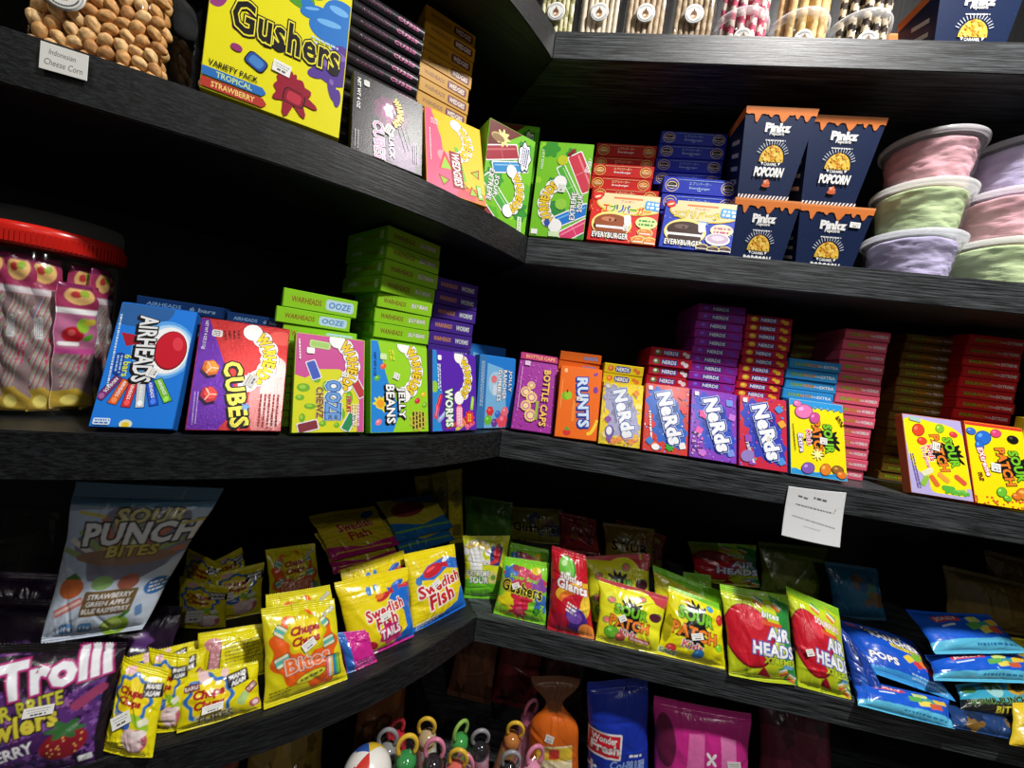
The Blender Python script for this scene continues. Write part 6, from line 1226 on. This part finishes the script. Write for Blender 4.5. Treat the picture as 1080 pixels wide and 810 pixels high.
# ------------------------------------------------------------------ film bags
def bag(key, art, label, group=None, T=.014, seals=(.09, .07), col=None, back=None, wr=1.0, seed=None, mat=None, sticker_at=None, floor=Z0, name='candy_bag', cat='bag', res=.00085, crimp=True, hole=False, quad=None, taper=0., belly=.5, neck=None):
    BL, BR, TR, TL = [Vector(p) for p in (quad or BAG[key])]
    rg = np.random.default_rng(seed if seed is not None else abs(hash_(key)) % 10000)
    w = ((BR-BL).length+(TR-TL).length)/2; h = ((TL-BL).length+(TR-BR).length)/2
    nu = int(min(190, max(24, w/res))); nv = int(min(220, max(24, h/res)))
    n = ((BR-BL).cross(TL-BL) + (BR-TR).cross(TL-TR)*-1)
    n = (TR-BL).cross(TL-BR).normalized()           # points to the viewer side
    if n.y > 0: n = -n
    org = (BL+BR)/2
    U, V = np.meshgrid(np.linspace(0, 1, nu), np.linspace(0, 1, nv))
    s0, s1 = seals
    # silhouette: sides pulled in a little along the filled part
    pin = .028*np.sin(np.clip((V-s1)/(1-s0-s1), 0, 1)*PI)*1.0
    Ue = .5+(U-.5)*(1-pin*2)+.004*np.sin(V*19+rg.uniform(0, 6))*np.sign(U-.5)*(np.abs(U-.5)*2)**4
    if taper: Ue = .5+(Ue-.5)*(1-taper*(1-V))
    nk = 1.0
    if neck: nk = 1-(1-neck[1])*np.exp(-((V-neck[0])/neck[2])**2); Ue = .5+(Ue-.5)*nk
    B = np.array([BL, BR, TR, TL]); q = lambda u, v: B[0]*((1-u)*(1-v))[..., None]+B[1]*(u*(1-v))[..., None]+B[2]*(u*v)[..., None]+B[3]*((1-u)*v)[..., None]
    base = q(Ue, V)
    vv = np.clip((V-s1*.8)/(1-(s0+s1)*.8), 0, 1)
    pr = np.clip(1-np.abs(2*U-1)**2.6, 0, 1)**.6*np.clip(1-np.abs(2*vv-1)**2.8, 0, 1)**.6*(1-.25*(vv-(1-belly)))
    H = T*pr*(nk if neck else 1)
    w_ = np.zeros_like(H)
    for k in range(int(26*wr)):
        a = rg.normal(0, 1.1); cx, cy = rg.uniform(0, 1), rg.uniform(0, 1); L = rg.uniform(.08, .4)
        X = (U-cx)*math.cos(a)+(V-cy)*h/w*math.sin(a); Y = -(U-cx)*math.sin(a)+(V-cy)*h/w*math.cos(a)
        w_ += rg.choice([-1, 1])*rg.uniform(.0004, .0016)*np.exp(-(X/L)**2-(Y/rg.uniform(.015, .06))**2)
    for k in range(int(15*wr)):                     # puckers running out of the seals
        cx = rg.uniform(.02, .98); top = rg.random() < .55; L = rg.uniform(.06, .22); d = (1-V-s0) if top else (V-s1)
        w_ += rg.choice([-1, 1])*rg.uniform(.0004, .0015)*np.exp(-((U-cx+rg.normal(0, .3)*d)/rg.uniform(.012, .03))**2)*np.exp(-np.clip(d, 0, 1)/L)
    for k in range(7):                              # contents pushing through
        cx, cy, r = rg.uniform(.15, .85), rg.uniform(.15, .7), rg.uniform(.08, .2)
        w_ += rg.uniform(.0004, .0015)*np.exp(-(((U-cx))**2+((V-cy)*h/w)**2)/r**2)
    inside = np.clip(pr*2.2, 0, 1); F = H+w_*np.clip(inside+.25, 0, 1)
    sway = .0035*np.sin(U*PI*rg.uniform(.8, 1.6)+rg.uniform(0, 6))*(V**2)    # top edge not quite straight
    N = np.array(n)
    front = base+(F+sway)[..., None]*N; rear = base+(sway-.35*H-.0004)[..., None]*N
    if floor is not None: front[..., 2] = np.maximum(front[..., 2], floor+.0006); rear[..., 2] = np.maximum(rear[..., 2], floor+.0005)
    G = art.raster(nu, nv); bk = back or tuple(int(c*.85) for c in art.bg)
    j0, j1 = max(2, int(s1*nv)), nv-1-max(2, int(s0*nv))
    O = np.array(org)
    def patch(nm, a, b, parent, crimps):
        k = b-a+1; f, r = front[a:b+1].copy(), rear[a:b+1].copy()
        if crimps:
            z = .00045*np.sign(np.sin(U[a:b+1]*w/.0016*PI/1.0)) if False else .0004*np.sin(V[a:b+1]*h/.0028*2*PI)
            f += z[..., None]*N; r += z[..., None]*N
            if crimps == 2: zz = .0012*((np.arange(nu) % 3) == 0)*1.0; f[-1 if a > 0 else 0, :, 2] += zz*(1 if a > 0 else 0); r[-1 if a > 0 else 0, :, 2] += zz*(1 if a > 0 else 0)
        vs = np.concatenate([f.reshape(-1, 3), r.reshape(-1, 3)])-O; fs = sheet_faces(nu, k)
        o = bpy.data.objects.new(nm, film_mesh(nm, vs, fs, G[a:b+1], mat or FILM, bk)); C.objects.link(o)
        if parent: o.parent = parent
        else: o.location = org
        return o
    o = patch(name, j0, j1, None, 0); tag(o, label, cat, group)
    patch('bottom_seal', 0, j0, o, 1); patch('top_seal', j1, nv-1, o, 2)
    if sticker_at:
        u, v, sw, sh, ro = sticker_at; i, j = int(u*(nu-1)), int(v*(nv-1)); e = (Vector(BR)-Vector(BL)).normalized(); upv = (TL-BL+TR-BR).normalized(); upv = (upv-e*upv.dot(e)).normalized(); nn = e.cross(upv)
        hw = int(sw/2/w*nu)+1; hh = int(sh/2/h*nv)+1; pk = ((front[max(0, j-hh):j+hh+1, max(0, i-hw):i+hw+1]-front[j, i])@np.array(nn)).max()
        s = sticker(o, 0, 0, sw, sh); R_ = Matrix((e, -nn, upv)).transposed().to_4x4(); s.matrix_local = Matrix.Translation(Vector(front[j, i])-org+Vector(nn)*(float(pk)*.7+.0007)) @ R_ @ Matrix.Rotation(math.radians(ro), 4, 'Y')
    return o
def hash_(s):
    v = 7
    for ch in s: v = (v*31+ord(ch)) % 1000003
    return v
GT = 'yellow tube candy bags'
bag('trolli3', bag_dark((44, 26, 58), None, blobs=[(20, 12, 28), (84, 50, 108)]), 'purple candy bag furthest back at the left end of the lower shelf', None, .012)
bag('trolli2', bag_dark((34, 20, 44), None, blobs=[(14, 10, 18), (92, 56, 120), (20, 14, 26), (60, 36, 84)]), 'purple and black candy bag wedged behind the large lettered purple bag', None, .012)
bag('sourpunch', bag_sourpunch(), 'pale blue stand-up pouch with sour straws leaning at the left', None, .016, (.12, .05), taper=.0, sticker_at=None, floor=None)
bag('trolli', bag_trolli(), 'large purple candy bag with white lettering at the lower left corner', None, .018, (.05, .05), sticker_at=(.62, .53, .022, .0085, -6))
for k, a, l, T, st in (('tube9', bag_tubes(0), 'yellow tube candy bag half hidden in shade, leftmost of the rear pile', .008, None), ('tube10', bag_tubes(0), 'small yellow tube candy bag peeking up in shade behind the upper pair', .008, None),
        ('tube8', bag_tubes(0), 'yellow tube candy bag in the upper pair, right one', .010, (.3, .5, .016, .012, -8)), ('tube7', bag_tubes(0), 'yellow tube candy bag in the upper pair, left one with sticker', .011, (.4, .32, .022, .016, -8)),
        ('tube4', bag_tubes_back(), 'yellow tube candy bag turned to show its back with one pink marshmallow tube', .010, None), ('tube5', bag_tubes(1), 'yellow tube candy bag with only its top strip showing, rear one', .007, None),
        ('tube6', bag_tubes(1), 'yellow tube candy bag with only its top strip showing, front one', .007, None), ('tube2', bag_tubes(0), 'narrow slice of yellow tube candy bag between two front bags', .008, None),
        ('tube3', bag_tubes(1), 'wide yellow tube candy bag lying sideways at the shelf front', .012, (.40, .35, .02, .0075, -4)), ('tube1', bag_tubes(0), 'narrow yellow tube candy bag at the front beside the purple bag', .010, (.36, .42, .016, .012, -45))):
    bag(k, a, l, GT, T, (.08, .08), sticker_at=st)
bag('bites3', bag_bites(), 'orange and yellow rainbow candy bag in deep shade behind the others', None, .010)
bag('bites2', bag_bites(), 'orange and yellow rainbow candy bag peeking over the front one', None, .007)
bag('bites', bag_bites(), 'orange and yellow rainbow candy bag in front at the shelf edge', None, .014, sticker_at=(.55, .56, .016, .011, -30))
bag('dtail2', bag_dtail(), 'yellow and magenta fish candy bag lying in shade, lower one of two', None, .006, floor=None)
bag('dtail1', bag_dtail(), 'yellow and magenta fish candy bag lying in shade, upper one of two', None, .006, floor=None)
bag('dfish2', bag_dfish(), 'blue and yellow fish candy bag lying in shade, lower one of two', None, .006, floor=None)
bag('dfish1', bag_dfish(), 'blue and yellow fish candy bag lying in shade, upper one of two', None, .006, floor=None)
for i, k in enumerate(('packet1', 'packet2', 'packet3')): bag(k, bag_packet(), f'tall narrow yellow packet standing in the dark corner, {("left", "middle", "right")[i]} of three', 'tall yellow packets', .008)
bag('magenta', bag_magenta(), 'narrow magenta bag squeezed between the rainbow and fish bags', None, .008)
bag('tails2', bag_tails(), 'yellow fish tail candy bag showing only its top behind another', None, .007)
bag('fish', bag_fish(), 'yellow and blue fish candy bag nearest the shelf corner', None, .016, (.06, .05), sticker_at=(.42, .52, .017, .011, -18))
bag('tails', bag_tails(), 'yellow fish candy bag with magenta word plate at its lower right', None, .017, (.06, .05), sticker_at=(.52, .45, .017, .011, -10))
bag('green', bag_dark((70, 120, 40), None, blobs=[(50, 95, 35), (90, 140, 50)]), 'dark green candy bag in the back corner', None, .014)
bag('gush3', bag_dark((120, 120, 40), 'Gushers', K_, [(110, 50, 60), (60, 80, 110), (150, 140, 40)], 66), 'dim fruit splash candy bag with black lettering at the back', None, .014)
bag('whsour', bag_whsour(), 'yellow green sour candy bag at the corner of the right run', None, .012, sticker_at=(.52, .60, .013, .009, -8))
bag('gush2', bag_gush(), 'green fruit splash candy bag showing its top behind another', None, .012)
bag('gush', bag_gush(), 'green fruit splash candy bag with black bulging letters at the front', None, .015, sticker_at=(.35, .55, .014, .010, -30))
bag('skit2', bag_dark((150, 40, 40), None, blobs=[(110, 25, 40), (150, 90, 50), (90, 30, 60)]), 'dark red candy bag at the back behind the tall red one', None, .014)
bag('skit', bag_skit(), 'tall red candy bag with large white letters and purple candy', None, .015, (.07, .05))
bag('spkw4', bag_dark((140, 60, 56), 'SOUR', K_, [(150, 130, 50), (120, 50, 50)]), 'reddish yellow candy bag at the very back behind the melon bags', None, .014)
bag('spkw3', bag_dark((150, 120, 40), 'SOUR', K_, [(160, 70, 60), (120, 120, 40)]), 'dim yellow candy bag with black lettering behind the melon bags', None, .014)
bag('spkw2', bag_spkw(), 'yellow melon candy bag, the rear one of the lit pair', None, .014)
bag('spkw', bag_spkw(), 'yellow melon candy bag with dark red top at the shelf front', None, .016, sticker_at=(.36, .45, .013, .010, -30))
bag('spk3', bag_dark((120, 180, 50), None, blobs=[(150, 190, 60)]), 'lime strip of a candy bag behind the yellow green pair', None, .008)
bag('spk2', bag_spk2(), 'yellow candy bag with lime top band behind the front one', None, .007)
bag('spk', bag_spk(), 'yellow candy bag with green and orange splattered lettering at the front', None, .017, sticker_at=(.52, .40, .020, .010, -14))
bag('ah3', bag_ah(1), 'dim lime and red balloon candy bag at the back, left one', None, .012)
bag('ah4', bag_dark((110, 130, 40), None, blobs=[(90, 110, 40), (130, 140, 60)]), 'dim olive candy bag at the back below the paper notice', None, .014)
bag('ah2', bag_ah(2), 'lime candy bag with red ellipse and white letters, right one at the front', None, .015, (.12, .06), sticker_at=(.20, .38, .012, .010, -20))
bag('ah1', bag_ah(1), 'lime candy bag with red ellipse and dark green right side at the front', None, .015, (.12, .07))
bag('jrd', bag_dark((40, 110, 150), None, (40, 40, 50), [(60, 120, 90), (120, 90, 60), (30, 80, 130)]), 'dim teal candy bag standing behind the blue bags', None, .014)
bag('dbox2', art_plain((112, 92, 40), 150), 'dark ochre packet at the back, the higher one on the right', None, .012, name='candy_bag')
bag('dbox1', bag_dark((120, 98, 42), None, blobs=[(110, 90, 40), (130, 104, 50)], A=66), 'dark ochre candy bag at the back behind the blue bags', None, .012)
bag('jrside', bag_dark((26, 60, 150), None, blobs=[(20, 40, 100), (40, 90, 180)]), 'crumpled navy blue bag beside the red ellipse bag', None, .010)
bag('jr2', bag_blue(), 'blue candy bag lying lowest at the shelf edge', None, .012)
bag('jr1', bag_jr(), 'royal blue candy bag with white letters lying on top of another', None, .016, floor=None)
bag('yelr1', bag_dark((214, 198, 40), None, blobs=[(190, 170, 40)]), 'yellow candy bag cut off by the right edge, upper one', None, .010, floor=None)
bag('blue4', bag_blue(), 'blue candy bag at the right, second in the pile', None, .014, floor=None)
bag('blue3', bag_blue(), 'blue candy bag at the right, on top of the pile', None, .014, floor=None)
bag('pine2', bag_dark((30, 60, 110), None, blobs=[(24, 40, 70), (120, 90, 40)], A=40), 'navy candy bag lowest at the right shelf edge', None, .010)
bag('pine', bag_pine(), 'teal and black candy bag with fruit below the blue pile', None, .012, floor=None)
bag('yelr2', bag_dark((220, 190, 40), None, blobs=[(200, 90, 40), (190, 170, 40)]), 'yellow and orange candy bag at the lower right edge', None, .010)
# supports in the piles
t = empty('candy_tub', (-.635, -.262, Z0+.0006)); tag(t, 'clear tub with a clear lid in deep shade behind the pale blue pouch', 'tub'); R = .058; H = .165
m = MB(); m.lathe([(R*.93, 0), (R*.96, .003), (R*.96, H*.9)], (255,)*3, 56, cap1=False); m.build('tub_wall', CLEAR, t)
g = MB(); g.lathe([(R*.97, H*.9), (R, H*.905), (R, H*.97), (R*.96, H)], (255,)*3, 56); g.build('lid', CLEAR, t)

# ------------------------------------------------------------------ bottom shelf
bag('orange', bag_orange(), 'orange candy bag twisted at the top on the bottom shelf', None, .022, (.06, .04), floor=ZB, wr=1.6, neck=(.80, .35, .10), sticker_at=(.42, .60, .016, .014, 20))
bag('bluebag', bag_bluef(), 'royal blue sweet bag with red and white plate on the bottom shelf', None, .022, (.08, .04), floor=ZB)
bag('magbag', bag_magf(), 'magenta sweet bag with pink stripes on the bottom shelf', None, .024, (.07, .04), floor=ZB, sticker_at=(.80, .60, .022, .014, -4))
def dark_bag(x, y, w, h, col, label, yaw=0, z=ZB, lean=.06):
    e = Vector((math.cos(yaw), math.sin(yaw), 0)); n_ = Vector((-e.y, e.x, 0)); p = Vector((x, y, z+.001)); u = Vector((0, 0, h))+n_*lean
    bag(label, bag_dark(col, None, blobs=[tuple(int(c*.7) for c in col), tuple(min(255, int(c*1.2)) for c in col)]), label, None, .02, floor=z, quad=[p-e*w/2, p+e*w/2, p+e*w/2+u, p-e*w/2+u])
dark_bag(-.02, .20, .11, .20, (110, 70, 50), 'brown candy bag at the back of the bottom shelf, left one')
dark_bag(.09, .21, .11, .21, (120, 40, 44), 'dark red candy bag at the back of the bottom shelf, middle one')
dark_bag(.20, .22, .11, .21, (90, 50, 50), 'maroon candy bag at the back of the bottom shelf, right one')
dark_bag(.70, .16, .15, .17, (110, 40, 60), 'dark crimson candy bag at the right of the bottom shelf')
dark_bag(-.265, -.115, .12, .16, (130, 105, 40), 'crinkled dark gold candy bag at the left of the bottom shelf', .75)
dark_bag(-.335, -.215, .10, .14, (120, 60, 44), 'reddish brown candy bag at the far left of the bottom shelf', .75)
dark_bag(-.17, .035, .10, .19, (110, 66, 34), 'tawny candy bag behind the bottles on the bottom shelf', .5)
BOT = clear_mat('tinted_bottle', (255, 255, 255), .0)
def bottle(x, y, H, col, liquid, ring, label, dome=None, yaw=0., r=.0165):
    t = empty('candy_bottle', (x, y-.012, ZB+.0042), yaw); tag(t, label, 'bottle', 'small drink bottles with ring handles')
    b = MB(); hb = H-.046
    b.lathe([(r*.86, 0), (r, .006), (r, hb*.86), (r*.9, hb*.95), (r*.62, hb), (r*.58, hb+.004)], liquid, 28); b.build('bottle_body', PLASTIC, t)
    l = MB(); l.lathe([(r*1.012, hb*.22), (r*1.018, hb*.25), (r*1.018, hb*.93), (r*1.0, hb*.96)], col, 28, cap0=False, cap1=False)
    rg = random.Random(int(abs(x*1e4))); 
    for k in range(34):
        a = rg.uniform(0, 2*PI); zz = rg.uniform(hb*.3, hb*.92); rr = r*1.022; w2 = rg.uniform(.06, .2)
        l.add([(rr*math.cos(a-w2), rr*math.sin(a-w2), zz-.003), (rr*math.cos(a+w2), rr*math.sin(a+w2), zz-.003), (rr*math.cos(a+w2), rr*math.sin(a+w2), zz+.003), (rr*math.cos(a-w2), rr*math.sin(a-w2), zz+.003)], [(0, 1, 2, 3)], rg.choice([(235, 235, 235), (214, 60, 90), (60, 120, 60), (240, 210, 60)]))
    l.build('wrap_label', PLASTIC, t)
    t.rotation_euler = (random.uniform(-.14, .14), random.uniform(-.16, .16), yaw)
    d = MB(); rd = r*1.02; d.lathe([(r*.66, hb+.001), (rd, hb+.004)] + [(rd*math.cos(q), hb+.006+rd*.85*math.sin(q)) for q in np.linspace(0, 1.5, 9)], dome or (60, 60, 64), 30); d.build('dome_cap', DOME if dome else CAPM, t)
    wv = []; n3 = 40; pf = [(r*1.05, hb*.42), (r*1.10, hb*.7), (r*1.12, hb), (r*1.10, hb+.010), (r*.98, hb+.019), (r*.66, hb+.027), (r*.30, hb+.031)]
    for q_, (pr_, pz_) in enumerate(pf):
        for k in range(n3): a = 2*PI*k/n3; cr_ = 1+.07*noise.noise(Vector((math.cos(a)*5+x*90, math.sin(a)*5, q_*1.7))); wv.append((pr_*cr_*math.cos(a), pr_*cr_*math.sin(a), pz_+.001*math.sin(a*7)))
    wm = MB(); wm.add(wv, [(q_*n3+k, q_*n3+(k+1) % n3, (q_+1)*n3+(k+1) % n3, (q_+1)*n3+k) for q_ in range(len(pf)-1) for k in range(n3)], (255, 255, 255), False); wm.build('clear_wrap', CLEAR, t)
    h = MB(); zc = hb+.006+rd*.80; R_ = .0150; h.tube([(R_*math.cos(a), 0, zc+.010+R_*1.15*math.sin(a)) for a in np.linspace(-.7, PI+.7, 18)], 0.0036, ring, 9); h.build('ring_handle', DOME, t)
DOME = print_mat('tinted_clear_plastic', .1, .7); DOME.node_tree.nodes['Principled BSDF'].inputs['Transmission Weight'].default_value = .12
CAPM = plain('smoky_cap', (70, 70, 74), .12, 0, .7)
YE, PKc, GY = (232, 190, 60), (220, 130, 160), (150, 150, 155)
for a in (
    (-.091, -.070, .180, (200, 200, 190), (70, 70, 70), GY, 'grey domed bottle with a grey ring, leftmost of the bottles', (150, 150, 150), .3),
    (-.058, -.112, .200, (150, 200, 120), (50, 130, 70), YE, 'green domed bottle with a yellow ring near the left of the bottles', (60, 150, 80), .4),
    (-.020, -.100, .190, (236, 200, 210), (70, 60, 70), PKc, 'dark domed bottle with pink wrap at the front left', (50, 46, 50), .2),
    (-.098, -.020, .160, (226, 90, 90), (190, 30, 40), (205, 60, 70), 'red domed bottle with a red ring at the rear left', (205, 40, 60), .9),
    (-.045, -.002, .152, (235, 235, 235), (190, 170, 120), YE, 'clear domed bottle with a big yellow ring at the rear', (205, 180, 140), .2),
    (-.003, -.048, .158, (240, 225, 235), (220, 190, 210), YE, 'white wrapped bottle with coral dome and yellow ring in the middle', (225, 110, 100), .1),
    (.035, -.030, .122, (220, 210, 80), (200, 160, 200), PKc, 'yellow wrapped short bottle with pale pink dome at the front', (225, 180, 185), -.2),
    (.004, .004, .150, (120, 180, 90), (60, 140, 60), (150, 190, 90), 'green domed bottle with a green ring at the rear', (70, 160, 80), .9),
    (.048, .022, .145, (236, 170, 200), (90, 90, 100), GY, 'black domed bottle with a grey ring at the rear', (40, 40, 44), .3),
    (.080, .050, .140, (226, 170, 110), (205, 90, 80), YE, 'amber domed bottle with an amber ring at the rear', (190, 120, 60), .1),
    (.085, -.020, .147, (205, 50, 50), (200, 30, 40), GY, 'red wrapped bottle with a black dome at the front right', (44, 42, 46), .2),
    (.127, -.040, .160, (236, 150, 190), (220, 140, 180), PKc, 'pink wrapped bottle beside the orange bag at the front right', (225, 150, 180), .5),
    (.112, .070, .150, (240, 170, 200), (220, 130, 170), PKc, 'pink wrapped bottle behind the front right pair', (214, 120, 160), .7),
    (.505, .000, .222, (60, 60, 64), (40, 40, 44), (60, 60, 64), 'dark bottle with a black ring right of the magenta bag', (36, 36, 40), .4),
    (.594, .020, .200, (150, 90, 110), (120, 60, 80), PKc, 'dim pink bottle at the right end of the bottom shelf', (120, 70, 84), .2)):
    bottle(*a)
t = empty('candy_ball', (-.115, -.150, ZB+.0006)); tag(t, 'round yellow, blue and white candy ball at the left of the bottles', 'candy')
m = MB(); R = .036; vs = []; n1 = 48; m1 = 24; ZC = .172
for j in range(m1+1):
    ph = PI*j/m1
    for k in range(n1): a = 2*PI*k/n1; vs.append((R*math.sin(ph)*math.cos(a), R*math.sin(ph)*math.sin(a), ZC+R*math.cos(ph)))
fs = []; cs = []
for j in range(m1):
    for k in range(n1): fs.append((j*n1+k, (j+1)*n1+k, (j+1)*n1+(k+1) % n1, j*n1+(k+1) % n1)); cs.append([(236, 232, 226), (226, 190, 50), (50, 90, 170), (236, 232, 226), (205, 60, 50), (236, 232, 226)][(k+j//5) % n1//8])
m.add(vs, fs, cs, True); m.build('ball', PLASTIC, t); g = MB(); g.lathe([(.026, 0), (.028, .003), (.020, .10), (.022, ZC-.026)], (236, 232, 226), 30); g.build('stand', PLASTIC, t)

bpy.data.objects.remove(_to); bpy.data.curves.remove(_tc)
